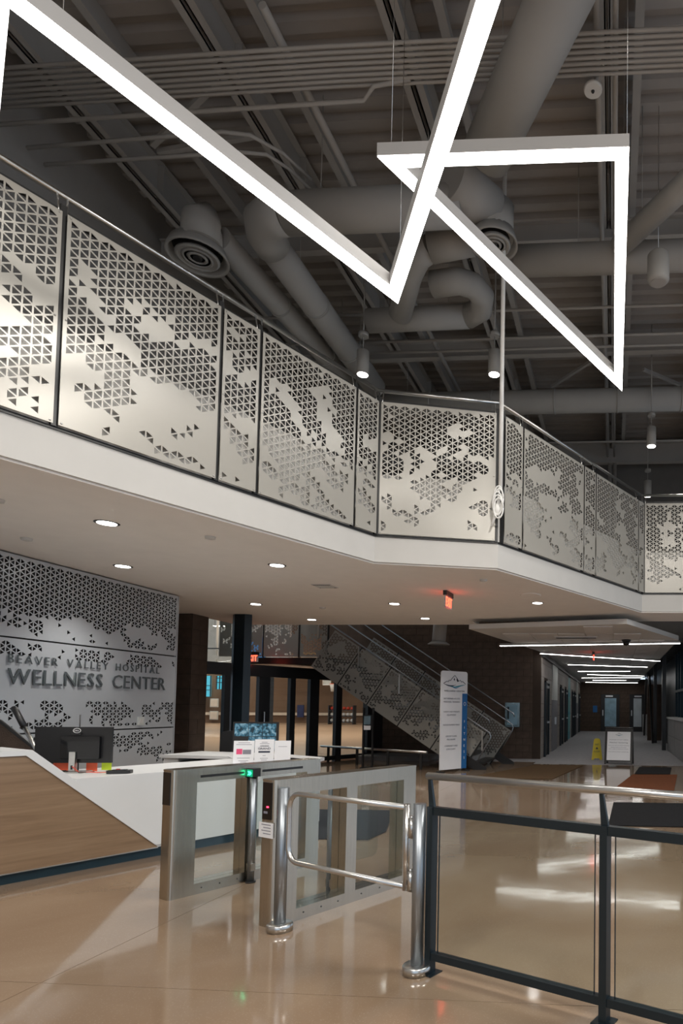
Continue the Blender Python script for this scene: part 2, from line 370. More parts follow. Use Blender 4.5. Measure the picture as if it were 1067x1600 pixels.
# upper left wall, right wall, back wall
b = MB(); b.box(-7.55, -7.26, -7, 17.87, H2+.001, ROOF+.3); b.box(-7.55, -7.26, -7, 9.70, 0, H2); struct(b.build('wall_left', 'wallup'))
b = MB(); b.box(-10.8, -10.5, 9.7, 13.5, 0, H2); b.box(-10.5, -7.6, 9.7, 9.78, 0, H1); struct(b.build('wall_left_recess', 'block'))
b = MB()                                                  # right side: tall glazed wall of the hall
for y0, y1 in ((-7, -6.6), (11.6, 11.95)): b.box(9, 9.3, y0, y1, 0, ROOF)
b.box(9, 9.3, -7, 17.9, 5.2, ROOF); b.box(9, 9.3, -7, 11.95, 0, .5); b.box(9, 9.3, 11.95, 17.9, 0, 5.2); struct(b.build('wall_right', 'wallup'))
b = MB()
for i in range(9): b.box(9.05, 9.15, -6.6+i*2.2, -6.5+i*2.2, .5, 5.2)
struct(b.build('window_1', 'darksteel'))
b = MB(); b.box(-7.5, -4.0, -7.3, -7, 0, ROOF); b.box(4.5, 9, -7.3, -7, 0, ROOF); b.box(-4, 4.5, -7.3, -7, 4.0, ROOF); struct(b.build('wall_back', 'wallup'))
b = MB()
for i in range(6): b.box(-4+i*1.68, -3.92+i*1.68, -7.2, -7.1, 0, 4.0)
b.box(-4, 4.5, -7.2, -7.1, 2.3, 2.4); struct(b.build('window_2', 'darksteel'))
# ---------------------------------------------------------------- roof deck with ribs and joists
b = MB(); y = -7.0; pitch = .30
prof = []
while y < 17.87:
    prof += [(y, ROOF), (y+.13, ROOF), (y+.16, ROOF+.09), (y+.27, ROOF+.09)]; y += pitch
n = len(prof); vs = [(-7.4, a, z) for a, z in prof]+[(9, a, z) for a, z in prof]
b.add(vs, [(i, i+1, n+i+1, n+i) for i in range(n-1)]); b.box(-7.5, 9.2, -7, 17.9, ROOF+.15, ROOF+.25)
ceil = struct(b.build('ceiling', 'deck'))
def joist(x, z=8.72, y0=-6.9, y1=17.8, dep=.5):
    m = MB()
    for a, c_ in ((-.115, -.02), (.02, .115)): m.box(x+a, x+c_, y0, y1, z, z+.014)
    m.box(x-.034, x-.02, y0, y1, z, z+.13); m.box(x+.02, x+.034, y0, y1, z, z+.13)
    m.box(x-.008, x+.008, y0, y1, z+.10, z+dep); m.box(x-.1, x+.1, y0, y1, z+dep-.015, z+dep); m.build('roof_joist', 'ceilpaint', ceil)
    m = MB(); yy = y0
    while yy < y1: m.box(x-.10, x+.10, yy, yy+.012, z+.014, z+dep-.015); yy += 1.5
    m.build('joist_stiffener', 'ceilpaint', ceil)
for x in (-6.55, -4.45, -2.36, -.1, 2.1, 4.2, 6.3): joist(x)
for x in (-5.75, -3.9, -1.9, .25):
    MB().box(x-.05, x+.05, -6.9, 17.8, 8.98, 9.02).box(x-.012, x+.012, -6.9, 17.8, 9.02, 9.26).build('roof_purlin', 'ceilpaint', ceil)
# cross girders running left to right
for y, z, d, wd in ((9.0, 8.55, .3, .12), (12.0, 8.55, .34, .14), (14.2, 8.5, .4, .16), (16.9, 8.3, .55, .2)):
    MB().box(-7.2, 9, y, y+wd, z, z+.02).box(-7.2, 9, y+wd/2-.012, y+wd/2+.012, z+.02, z+d-.02).box(-7.2, 9, y, y+wd, z+d-.02, z+d).build('roof_girder', 'ceilpaint', ceil)
for x0, y0, x1, y1 in ((-5.9, 7.2, -4.6, 6.6), (-5.9, 7.3, -4.5, 7.3), (-3.6, 14.0, -2.6, 15.6), (-3.0, 15.6, -4.4, 14.2), (-1.4, 13.4, .0, 12.2), (.6, 12.8, 2.0, 14.2)):
    MB().beam((x0, y0, 8.62), (x1, y1, 8.78), .06, .06).build('diagonal_brace', 'ceilpaint', ceil)
# ---------------------------------------------------------------- block walls
def block_wall(name, F, x0, x1, z0, z1, m='block', bw=.40, bh=.20, t=.012, holes=(), thick=.25, limit=300, keep=None):
    """F local x along the wall, -y towards the viewer, wall body behind y=0"""
    b = MB(); segs = [(x0, x1, z0, z1)]
    b.box(x0, x1, t, thick, z0, z1, F); wall = struct(b.build(name, 'mortar'))
    me = MB().box(0, bw-.01, 0, t, 0, bh-.01).mesh('block'); me.materials.append(M[m])
    me2 = MB().box(0, bw/2-.01, 0, t, 0, bh-.01).mesh('block'); me2.materials.append(M[m])
    rest = MB(); cnt = 0; r = 0; z = z0; random.seed(5)
    while z < z1-.05:
        x = x0; first = (r % 2 == 1)
        while x < x1-.02:
            wd = bw/2 if first else min(bw, x1-x); mm = me2 if wd <= bw/2+.001 else me; first = False
            T = F @ Matrix.Translation((x, -random.random()*.004, z))
            vis = keep is None or (keep[0] <= x <= keep[1] and keep[2] <= z <= keep[3])
            if wd in (bw, bw/2) and vis and cnt < limit and z+bh <= z1+.01: child_obj('block', mm, m, wall, T); cnt += 1
            else: rest.box(0, wd-.01, 0, t, 0, min(bh, z1-z)-.01, T)
            x += wd
        z += bh; r += 1
    if rest.v: rest.build('block_field', m, wall, kind='stuff')
    return wall
# end wall of the hall behind the stair and over the corridor
block_wall('wall_end', frame((-7.0, 17.87), 90), 0, 4.92, 0, 4.4, keep=(0, 4.92, 0, 3.0))
M['upperwall'] = mat('dark taupe upper wall', (.17, .16, .15), .85, var=.05)
b = MB(); b.box(-7.3, 9.2, 17.87, 18.1, 4.4, ROOF+.3); b.box(-2.08, 9.2, 17.9, 18.1, 3.4, 4.4); struct(b.build('wall_end_upper', 'upperwall'))
struct(MB().box(-2.3, 2.6, 17.8, 39.6, 3.42, 3.5).box(2.4, 2.6, 17.8, 39.6, 0, 3.42).build('corridor_light_cover', 'black'))  # unseen black cover added around the corridor to keep sky light from leaking in
b = MB(); b.box(-8.7, -7.0, 17.9, 18.1, 2.6, ROOF); struct(b.build('wall_gym_side', 'block'))
# pillar beside the sign wall
block_wall('wall_pillar', frame((-9.6, 11.7), 90), 0, 1.24, 0, H1, thick=.5, bh=.3, bw=.62)
block_wall('wall_pillar_side', frame((-8.36, 11.712), 0), 0, .50, 0, H1, thick=.2, bh=.3, bw=.5)
# dark steel column with angled faces
b = MB(); c = [(-7.62, 11.86), (-7.53, 11.78), (-7.32, 11.78), (-7.22, 11.86), (-7.36, 12.1), (-7.62, 12.1)]
b.prism(c, 0, H1-.001); tag(b.build('steel_column', 'navy', org=(-7.42, 11.95, 0)), 'thick black column behind the reception desk, reaching the low ceiling', 'column')
# ---------------------------------------------------------------- corridor
b = MB(); b.box(-2.33, -2.08, 17.86, 39.5, 0, 3.4); wl = struct(b.build('wall_corridor_left', 'mortar'))
def strip(name, m, y0, y1, z0, z1, t=.02, parent=wl, x=-2.08): return MB().box(x, x+t, y0, y1, z0, z1).build(name, m, parent)
# taupe blocks of the left corridor wall laid as rows, broken by doors
doors = [(18.55, 19.6, 'blk'), (24.1, 25.2, 'blk'), (26.5, 27.6, 'blk'), (31.0, 32.0, 'blk'), (32.8, 33.8, 'blk'), (37.2, 38.3, 'blk')]
pans = [(20.9, 22.7), (28.6, 30.0), (34.8, 36.2)]
rest = MB(); cnt = 0; me = MB().box(0, .012, 0, .99, 0, .39).mesh('block'); me.materials.append(M['greyblock'])
for r in range(8):
    z = r*.4; y = 17.87
    while y < 39.3:
        a, c_ = y, y+1.0
        hit = any(a < d[1] and c_ > d[0] and z < 2.3 for d in doors) or any(a < q[1] and c_ > q[0] for q in pans)
        if not hit:
            if cnt < 60: child_obj('block', me, 'greyblock', wl, Matrix.Translation((-2.08, y, z))); cnt += 1
            else: rest.box(-2.08, -2.068, y, y+.99, z, z+.39)
        else:
            seg = [(a, c_)]
            for d0, d1 in [(d[0], d[1]) for d in doors if z < 2.3]+pans:
                ns = []
                for s0, s1 in seg:
                    if d1 <= s0 or d0 >= s1: ns.append((s0, s1))
                    else:
                        if d0 > s0: ns.append((s0, d0))
                        if d1 < s1: ns.append((d1, s1))
                seg = ns
            for s0, s1 in seg: rest.box(-2.08, -2.068, s0, s1, z, z+.39)
        y += 1.0
rest.build('block_field', 'greyblock', wl, kind='stuff')
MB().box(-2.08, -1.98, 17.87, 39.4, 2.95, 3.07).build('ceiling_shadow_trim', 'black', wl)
for i, (a, c_, k_) in enumerate(doors):
    d = struct(MB().box(-2.075, -2.045, a, c_, 0, 2.28).build('door_%d' % (i+1), 'black'))
    MB().box(-2.045, -2.0, a, a+.06, 0, 2.3).box(-2.045, -2.0, c_-.06, c_, 0, 2.3).box(-2.045, -2.0, a, c_, 2.24, 2.3).build('door_frame', 'navy', d)
    MB().box(-2.04, -1.97, c_-.3, c_-.16, 1.0, 1.06).build('door_handle', 'rail', d)
    MB().box(-2.04, -1.98, a+.3, a+.7, 2.08, 2.15).build('door_closer', 'rail', d)
for i, (a, c_) in enumerate(pans):
    if i == 1:
        for z0, z1, mm in ((0, .35, 'teal'), (.35, 1.15, 'tealpanel'), (1.15, 1.3, 'teal'), (1.3, 2.0, 'tealpanel'), (2.0, 2.2, 'teal'), (2.2, 2.9, 'tealpanel')):
            strip('wall_panel', mm, a, c_, z0, z1)
    else:
        strip('wall_panel', 'lightpanel', a, c_, 1.75, 2.95, .05)
        d = struct(MB().box(-2.075, -2.03, a, (a+c_)/2-.01, 0, 1.74).box(-2.075, -2.03, (a+c_)/2+.01, c_, 0, 1.74).build('door_%d' % (7+i), 'greydoor'))
        MB().box(-2.03, -1.98, (a+c_)/2-.12, (a+c_)/2-.08, .9, 1.15).box(-2.03, -1.98, (a+c_)/2+.08, (a+c_)/2+.12, .9, 1.15).build('door_handle', 'rail', d)
# corridor end wall with two glazed doors
we = block_wall('wall_corridor_end', frame((-2.08, 39.2), 90), 0, 4.8, 0, 3.3, bw=.6, bh=.3, limit=80)
for i, (x0, x1, gm) in enumerate(((-.75, .42, 'frostblue'), (1.05, 2.0, 'frost'))):
    d = struct(MB().box(x0, x1, 39.10, 39.185, 0, 2.35).build('door_%d' % (10+i), 'black'))
    MB().box(x0+.25, x1-.2, 39.07, 39.099, .32, 2.1).build('door_pane', gm, d)
    MB().box(x0+.1, x0+.15, 39.02, 39.08, 1.0, 1.35).build('door_handle', 'rail', d)
    MB().box(x0+.3, x0+.75, 39.03, 39.09, 2.18, 2.27).build('door_closer', 'rail', d)
tag(MB().box(-1.25, -.98, 39.15, 39.18, 1.2, 1.62).build('wall_sign', 'blue', org=(-1.1, 39.18, 1.2)), 'small blue sign on the far corridor wall left of the two doors', 'sign')
# cloud ceiling of the corridor: edge panel, tiles, lamps
CL = [(-2.96, 12.5), (.26, 11.72), (1.52, 14.5), (1.52, 39.0), (-2.07, 39.0), (-2.07, 17.7)]
b = MB(); b.prism(CL, 3.09, 3.19); cl = struct(b.build('ceiling_corridor', 'white'))
def inside(x, y):
    c = False; n = len(CL)
    for i in range(n):
        (x1, y1), (x2, y2) = CL[i], CL[(i+1) % n]
        if (y1 > y) != (y2 > y) and x < (x2-x1)*(y-y1)/(y2-y1)+x1: c = not c
    return c
tm = MB().box(.012, .588, .012, 1.188, 0, .018).mesh('ceiling_tile'); tm.materials.append(M['tile'])
for i in range(8):
    for j in range(22):
        x0, y0 = -3.0+i*.6, 12.0+j*1.2
        if all(inside(x0+a, y0+c_) for a in (.02, .58) for c_ in (.02, 1.18)): child_obj('ceiling_tile', tm, 'tile', cl, Matrix.Translation((x0, y0, 3.07)))
lines = [((-2.82, 15.3), (1.57, 14.62)), ((-2.06, 17.5), (1.5, 20.2)), ((-1.6, 22.0), (1.27, 23.2)), ((-1.48, 26.19), (.71, 26.0)), ((-1.17, 28.6), (1.48, 29.8)),
         ((-1.61, 32), (1.45, 31.3)), ((-1.12, 34.5), (.73, 34.7)), ((-1.65, 37.5), (1.5, 38.0))]
nm = ['nearest', 'second', 'third', 'fourth', 'fifth', 'sixth', 'seventh', 'farthest']
for k, (p, q) in enumerate(lines):
    t = thing('linear_ceiling_lamp', 'white linear lamp across the low corridor ceiling, %s from the lobby' % nm[k], 'ceiling lamp', (p[0], p[1], 3.07), 'linear lamps of the corridor ceiling')
    MB().beam((*p, 3.05), (*q, 3.05), .09, .05).build('housing', 'housing', t); MB().beam((*p, 3.022), (*q, 3.022), .075, .008).build('diffuser', 'strip2', t)
t = thing('ceiling_grille', 'white slotted air grille in front part of the corridor ceiling', 'vent', (-.7, 13.5, 3.06), None)
b = MB(); b.box(-1.3, -.35, 13.6, 13.85, 3.045, 3.069); b.build('frame', 'white', t)
for i in range(3): MB().box(-1.27, -.38, 13.64+i*.06, 13.67+i*.06, 3.038, 3.045).build('slot', 'darksteel', t)
t = thing('security_camera', 'small black dome camera under the corridor ceiling edge', 'camera', (.3, 14.3, 2.98))
MB().lathe((.3, 14.3, 3.0), [(.11, .069), (.11, .03), (.08, .02)]).build('base', 'black', t); MB().lathe((.3, 14.3, 2.93), [(.01, 0), (.06, .02), (.08, .06), (.08, .09)]).build('dome', 'blackgloss', t)
# right side of the corridor: stone half wall, dark curtain wall
b = MB(); b.box(1.95, 2.6, 14.8, 22.0, 0, 1.14); wr = struct(b.build('wall_corridor_right', 'stone'))
MB().box(1.88, 2.6, 14.8, 22.0, 1.14, 1.2).build('stone_cap', 'solid', wr)
for y0 in (14.9, 17.3, 19.7):
    for z0 in (.04, .6): MB().box(1.932, 1.95, y0, y0+2.37, z0, z0+.53).build('stone_panel', 'stone', wr)
b = MB(); b.box(2.3, 2.4, 14.5, 39.2, 0, 3.6); cw = struct(b.build('wall_curtain', 'navy'))
for k in range(9): MB().box(2.22, 2.3, 15.4+k*.85, 15.47+k*.85, 1.2, 3.6).build('mullion', 'toekick', cw)
MB().box(2.2, 2.3, 14.5, 22.2, 2.05, 2.13).build('transom', 'toekick', cw)
for y0, x0 in ((22.2, 1.75), (26.8, 1.75), (33.5, 1.85)):
    MB().box(x0, x0+.14, y0, y0+.14, 0, 3.4).build('post', 'darksteel', cw)
b = MB(); b.box(1.85, 2.3, 34, 39.1, 0, 1.1); struct(b.build('wall_corridor_far_right', 'stone'))
for k, (a, c_) in enumerate((((1.66, 28.4, 3.0), (1.68, 26.2, .05)), ((1.68, 31.5, 3.0), (1.68, 33.4, .05)))):
    o = MB().beam(a, c_, .09, .09).build('leaning_brace', 'darksteel', org=(a[0], a[1], 0)); tag(o, ['dark steel brace leaning along the right corridor wall, nearer one', 'dark steel brace leaning along the right corridor wall, farther one'][k], 'brace', 'steel braces in the corridor')
tag(MB().box(1.6, 2.25, 28.9, 29.0, 0, 2.6).build('brown_partition', 'block', org=(1.9, 28.95, 0)), 'dark brown screen between the leaning braces in the corridor', 'partition')
# ---------------------------------------------------------------- gymnasium behind the storefront
b = MB(); b.prism([(-9.2, 13.0), (-7.0, 18.0), (-7.2, 52), (-50, 52), (-50, 20)], -.05, .0); struct(b.build('floor_gym', 'gymfloor'))
b = MB(); b.beam((-45, 42.8, 4.5), (-10, 56.3, 4.5), .3, 9.4); wg = struct(b.build('wall_gym_far', 'gymwall'))
b = MB(); b.beam((-45, 42.45, .75), (-10, 55.95, .75), .1, .22); b.build('wall_stripe', 'gymtan', wg)
b = MB(); b.box(-7.2, -7.0, 18.2, 55, 0, 9.4); struct(b.build('wall_gym_right', 'gymwall'))
struct(MB().box(-50, -7, 13, 56, 9.3, 9.5).build('ceiling_gym', 'white'))
b = MB(); b.box(-30, -9.3, 12.6, 12.8, 0, 9.3); struct(b.build('wall_gym_near', 'gymwall'))
# running track high on the far wall
dt = Vector((35, 13.5, 0)).normalized(); nt_ = Vector((dt.y, -dt.x, 0))
t = thing('track_guardrail', 'pale perforated guardrail of the upper running track across the gym', 'railing', (-27, 47, 4.0))
Fk = Matrix((dt, -nt_, Vector((0, 0, 1)))).transposed().to_4x4(); Fk.translation = Vector((-36, 42.2, 4.2))
for k in range(8):
    me = perf_mesh(2.4, 1.2, rail_test(k*2.4, 21, 1.2), name='perforated_panel'); child_obj('perforated_panel', me, 'cream', t, Fk@Matrix.Translation((k*2.5, 0, 0)))
b = MB(); b.beam(Vector((-38, 41.6, 4.05)), Vector((-10, 52.3, 4.05)), .4, .18); b.build('edge_beam', 'gold', t)
b = MB(); b.beam(Vector((-38, 41.5, 5.55)), Vector((-10, 52.2, 5.55)), .08, .08); b.build('top_rail', 'gold', t)
t = thing('basketball_hoop', 'basketball hoop with white net in the gym beyond the glass doors', 'basketball hoop', (-19.8, 44.4, 2.5))
cx, cy = -20.15, 43.6
MB().box(cx-1.1, cx-.5, cy+.45, cy+.5, 2.95, 4.0).build('backboard', 'lightpanel', t); MB().tube([(cx-1.1, cy+.44, 3.0), (cx-.5, cy+.44, 3.0)], .04, 8).tube([(cx-1.08, cy+.44, 3.0), (cx-1.08, cy+.44, 4.0)], .04, 8).build('board_frame', 'whiteink', t)
MB().tube([(cx+.23*math.cos(a/12*6.283)-.1, cy+.23*math.sin(a/12*6.283), 3.05) for a in range(13)], .025, 6).build('rim', 'orange', t)
MB().tube([(cx-.5, cy+.45, 3.05), (cx-.1, cy+.2, 3.05)], .03, 6).build('rim_bracket', 'whiteink', t)
m = MB()
for a in range(12):
    a0 = a/12*6.283
    for sg in (1, -1):
        m.tube([(cx-.1+.23*math.cos(a0), cy+.23*math.sin(a0), 3.04), (cx-.1+.17*math.cos(a0+.26*sg), cy+.17*math.sin(a0+.26*sg), 2.8), (cx-.1+.13*math.cos(a0+.5*sg), cy+.13*math.sin(a0+.5*sg), 2.5)], .022, 4)
m.build('net', 'whiteink', t)
# ball rack with balls
bx, by = -21.5, 48.0
t = thing('ball_rack', 'metal rack holding balls against the far gym wall', 'rack', (bx, by, 0))
for sx in (-1.0, 1.0): MB().box(bx+sx-.03, bx+sx+.03, by-.3, by+.3, 0, 1.5).build('upright', 'darksteel', t)
for z in (.12, .6, 1.08): MB().box(bx-1, bx+1, by-.28, by+.28, z, z+.04).build('shelf', 'darksteel', t)
bm = MB().lathe((0, 0, 0), [(.002, 0)]+[(.14*math.sin(R(a)), .14-.14*math.cos(R(a))) for a in range(20, 180, 20)]+[(.002, .28)], 10).mesh('ball'); 
for r_, (z, mm, wd) in enumerate(((.16, 'whiteink', 'white'), (.64, 'whiteink', 'white'), (1.12, 'red', 'red'))):
    me = bm.copy(); me.materials.append(M[mm])
    for k in range(6):
        o = bpy.data.objects.new('ball', me); COL.objects.link(o); o.location = (bx-.83+k*.33, by, z)
        tag(o, '%s ball on the %s shelf of the gym ball rack' % (wd, ('bottom', 'middle', 'top')[r_]), 'ball', '%s balls on the %s shelf of the gym rack' % (wd, ('bottom', 'middle', 'top')[r_]))
tag(MB().box(-25.85, -25.3, 49.2, 49.3, .5, 1.5).build('wall_pad', 'navypad', org=(-25.6, 49.3, .5)), 'navy blue pad on the brown far gym wall', 'wall pad')
for k, (x, y, z) in enumerate(((-31.85, 47.0, .28), (-31.85, 47.0, 1.27))):
    t = thing('white_wall_frame', ['square white outlined panel on the gym wall, lower one', 'square white outlined panel on the gym wall, upper one'][k], 'wall panel', (x, y, z))
    MB().box(x, x+.68, y, y+.08, z, z+.68).build('border', 'lightpanel', t); MB().box(x+.06, x+.62, y-.03, y, z+.06, z+.62).build('panel', 'gymtan', t)
for k, (x0, x1, z0, z1) in enumerate(((-32.6, -31.75, 2.1, 3.75), (-31.3, -30.75, 2.7, 3.75))):
    t = thing('gym_window', 'aqua lit window on the gym wall past the pillar, %s one' % ('larger left', 'smaller right')[k], 'window', (x0, 46.9, z0))
    MB().box(x0, x1, 46.9, 46.95, z0, z1).build('pane', 'aquaglass', t)
    for u in (.0, .45, .95): MB().box(x0+(x1-x0)*u, x0+(x1-x0)*u+.06, 46.84, 46.9, z0, z1).build('mullion', 'darksteel', t)
    for z in (z0+.5, z0+.85): MB().box(x0, x1, 46.85, 46.9, z, z+.05).build('transom', 'darksteel', t)
t = thing('gym_gallery', 'upper gallery with pale perforated guard seen high past the brown pillar', 'gallery', (-22, 30, 0))
MB().box(-26, -18.2, 30.05, 34, 3.2, 3.5).build('gallery_slab', 'white', t)
for k in range(3):
    me = perf_mesh(2.4, .8, rail_test(k*2.4, 33, .8), name='perforated_panel'); child_obj('perforated_panel', me, 'cream', t, Matrix.Translation((-25.6+k*2.46, 30, 3.48)))
MB().box(-26, -18.2, 29.98, 30.04, 4.3, 4.36).build('top_rail', 'darksteel', t)
MB().box(-25, -18.2, 33.6, 33.8, 3.5, 9.25).build('back_wall', 'stone', t); MB().box(-20.7, -19.6, 33.5, 33.59, 3.6, 5.3).build('blue_panel', 'blue', t)
for x in (-25.5, -18.4): MB().box(x-.15, x+.15, 31.9, 32.2, 0, 3.2).build('support_column', 'darksteel', t)
tag(MB().tube([(-20.2, 30.2, 3.5), (-20.2, 30.2, 9.25)], .06, 10).build('white_post', 'cordwhite', org=(-20.2, 30.2, 3.5)), 'thin white post in front of the upper gallery in the gym', 'pole')
for k, (x, z) in enumerate(((-20.2, 5.55), (-19.75, 4.92))):
    t = thing('gallery_lamp', 'white linear lamp over the upper gallery, %s one' % ('higher', 'lower')[k], 'ceiling lamp', (x, 31, z))
    MB().box(x-.4, x+.4, 30.4+k, 30.6+k, z, z+.08).build('housing', 'housing', t); MB().box(x-.38, x+.38, 30.42+k, 30.58+k, z-.02, z).build('diffuser', 'strip2', t)
    for u in (-.35, .35): MB().tube([(x+u, 30.5+k, z+.08), (x+u, 30.5+k, 9.28)], .01, 4).build('hanging_cable', 'darksteel', t)
# storefront: frames, doors, panes
SF0 = Vector((-9.25, 12.55, 0)); SA = 24.0; sd = dirv(SA)
Fs = frame(SF0, SA)
L_ = 5.9
t = thing('storefront', 'black framed glass storefront and doors between lobby and gym', 'storefront', tuple(SF0))
b = MB(); b.box(0, 4.55, -.07, .07, 2.17, 2.45, Fs); b.build('header', 'black', t)
def s_at(px_):  # distance along the storefront under an image column, from the plane of the frames
    d = FW+RT*(px_-PX)/FPX; nrm = Vector((math.cos(R(SA)), -math.sin(R(SA)), 0))
    k_ = nrm.dot(SF0)/nrm.dot(d); P = d*k_; return (Vector((P.x, P.y, 0))-SF0).dot(sd)
for a, c_ in ((349, 362), (403, 420), (452, 460), (483, 497), (524, 533)):
    s0, s1 = s_at(a), s_at(c_); MB().box(s0, s1, -.06, .06, 0, 2.17, Fs).build('mullion', 'black', t)
MB().box(0, 5.6, -.05, .05, .03, .14, Fs).build('bottom_rail', 'black', t)
for a, c_ in ((318, 349), (362, 403), (420, 452), (460, 483), (497, 524), (533, 572)):
    s0, s1 = s_at(a), s_at(c_); MB().box(max(0, s0), s1, -.006, .006, .14, 2.17, Fs).build('pane', 'glass', t)
MB().box(0, 1.7, -.006, .006, 2.45, 4.4, Fs).build('pane', 'glass', t)
MB().tube([Fs@Vector((s_at(409), -.13, z)) for z in (.85, .88, 1.3, 1.33)], .018, 8).build('pull_handle', 'rail', t)
MB().box(s_at(572), s_at(600), -.1, .1, 0, 2.45, Fs).build('end_panel', 'black', t)
# ---------------------------------------------------------------- stair with perforated sides
ST = thing('staircase', 'open staircase with grey perforated sides rising left behind the banner', 'staircase', (-2.9, 14.6, 0))
SL = math.atan(.655)
def stair_side(y, xf, n0, mname='greypanel', seed=31, flip=1):
    cs, sn = math.cos(SL), math.sin(SL)
    # frame: local x runs up the slope to the left, local z perpendicular; foot of panel lower edge at (xf, z=-.1)
    F = Matrix((Vector((-cs, 0, sn)), Vector((0, 1, 0)), Vector((sn, 0, cs)))).transposed().to_4x4(); F.translation = (xf, y, -.42)
    u = [1.64, 2.62, 3.54, 4.42, 5.24]; prev = n0
    for k in range(len(u)):
        a = u[k-1] if k else n0; wd = u[k]-a-.03
        me = perf_mesh(wd, 1.06, lambda x, v, a=a: nz(x+a, v*1.06, seed)+(.36 if v > .7 else .16 if v > .25 else -.02) > 0, name='perforated_panel')
        child_obj('perforated_panel', me, mname, ST, F@Matrix.Translation((a+.015, 0, 0)))
        MB().box(a-.02, a+.02, .012, .05, 0, 1.1, F).build('panel_post', 'black', ST)
    MB().box(n0, 5.22, .02, .08, .02, .34, F).build('stringer', 'darksteel', ST)
    return F
Fn = stair_side(14.60, -2.98, .72, seed=31)
Ff = stair_side(16.15, -2.62, .72, seed=47)
for nm_, y0, xf in (('stringer', 14.55, -2.98), ('stringer', 16.17, -2.58)):
    MB().prism([(0, 0), (-.3, 0), (-.75, .30), (-.75, .52), (-.0, .05)], 0, .05, Matrix(((1, 0, 0, xf), (0, 0, -1, y0+.05), (0, 1, 0, 0), (0, 0, 0, 1)))).build('stringer_foot', 'black', ST)
for k in range(14):
    x1 = -3.05-k*.28; z = .17*(k+1)*1.07
    MB().box(x1-.30, x1, 14.68, 16.1, z-.05, z).build('tread', 'darksteel', ST); MB().box(x1-.30, x1-.28, 14.68, 16.1, z, z+.13).build('riser', 'greyblock' if False else 'stone', ST)
def hrail(y, x0, z0, x1, loop=True, r=.017, dz=0):
    pts = [(x1, y, z0+(x0-x1)*.655), (x0-.15, y, z0+.1), (x0-.03, y, z0+.02), (x0, y, z0-.06)]
    if loop: pts += [(x0-.02, y, z0-.14), (x0-.30, y, z0-.62)]
    MB().tube(pts, r, 8).build('handrail', 'poststeel', ST)
hrail(14.54, -2.88, .86, -6.9); hrail(14.75, -2.95, 1.16, -6.9, False)
hrail(16.10, -2.60, 1.02, -6.9); hrail(16.3, -2.6, 1.30, -6.9, False)
for k in range(5):
    MB().box(-3.1-k*1.02, -3.07-k*1.02, 14.54, 14.57, .45+k*.67, .92+k*.67).build('rail_bracket', 'rail', ST)
# landing with guard
for a, wd, ax in ((-9.70, 1.10, 0), (-8.57, .88, 1), (-7.66, .70, 2)):
    me = perf_mesh(wd, 1.0, lambda x, v, a=a: nz(x+a, v, 77)+(.06 if v > .5 else -.12) > 0, name='perforated_panel')
    F = Matrix.Translation((a, 14.59+.018*ax, 2.68)); child_obj('perforated_panel', me, 'greypanel', ST, F); MB().box(a+wd, a+wd+.03, 14.6, 14.64, 2.66, 3.7).build('panel_post', 'black', ST)
MB().box(-9.4, -6.85, 14.66, 16.6, 2.50, 2.66).build('landing_slab', 'darksteel', ST)
# ramp rail left of the stair
t = thing('ramp_railing', 'low dark railing with steel tube beneath the stair', 'railing', (-5.8, 15.0, 0))
A_, B_ = Vector((-6.9, 16.0, .62)), Vector((-4.35, 14.35, .62))
rp = [(485, 1172), (547, 1190), (601, 1196), (659, 1200)]
q0, q1 = Vector((-7.7, 15.95, .42)), Vector((-4.32, 14.25, .42))
MB().tube([q0, q1], .03, 8).build('top_rail', 'rail', t)
for k in range(4):
    p = q0.lerp(q1, .08+k*.29); MB().box(p.x-.025, p.x+.025, p.y-.025, p.y+.025, 0, .40).build('post', 'darksteel', t)
struct(MB().prism([(-7.0, 16.6), (-5.0, 16.6), (-5.0, 17.8), (-7.0, 17.8)], 0, .12).build('trim_2', 'stone'))
t = thing('card_kiosk', 'slim black double post kiosk with small screen below the stair', 'kiosk', (-5.85, 14.5, 0))
for dx in (-.13, .1): MB().box(-5.85+dx, -5.815+dx, 14.48, 14.54, 0, 1.45).build('post', 'black', t)
MB().box(-5.97, -5.73, 14.46, 14.53, .95, 1.28).build('housing', 'black', t); MB().box(-5.93, -5.77, 14.445, 14.46, 1.05, 1.25).build('screen', 'fob', t); MB().box(-5.93, -5.77, 14.445, 14.46, .92, 1.02).build('notice', 'paper', t)
MB().box(-6.0, -5.7, 14.42, 14.6, 0, .03).build('base', 'black', t)
# wall cabinet (extinguisher cabinet) beside the stair foot
t = thing('fire_cabinet', 'steel framed glass fronted cabinet on the brown wall by stair foot', 'cabinet', (-2.95, 17.85, 1.0))
MB().box(-3.1, -2.68, 17.72, 17.86, .92, 1.62).build('body', 'fob', t); MB().box(-3.04, -2.74, 17.70, 17.72, .98, 1.56).build('door', 'frostblue', t); MB().box(-3.03, -2.98, 17.685, 17.70, 1.15, 1.5).build('handle', 'navy', t)
# hanging duct mouth under the soffit
t = thing('round_air_diffuser', 'grey round duct mouth hanging in front of the dark stair wall', 'vent', (-4.4, 14.9, 3.1))
MB().tube([(-4.3, 15.1, 4.4), (-4.3, 15.1, 3.6), (-4.32, 15.05, 3.1)], .17, 18).build('neck', 'duct', t); MB().lathe((-4.32, 15.05, 3.02), [(.02, .03), (.2, .02), (.27, 0), (.27, .02), (.17, .09)]).build('flange', 'duct', t)
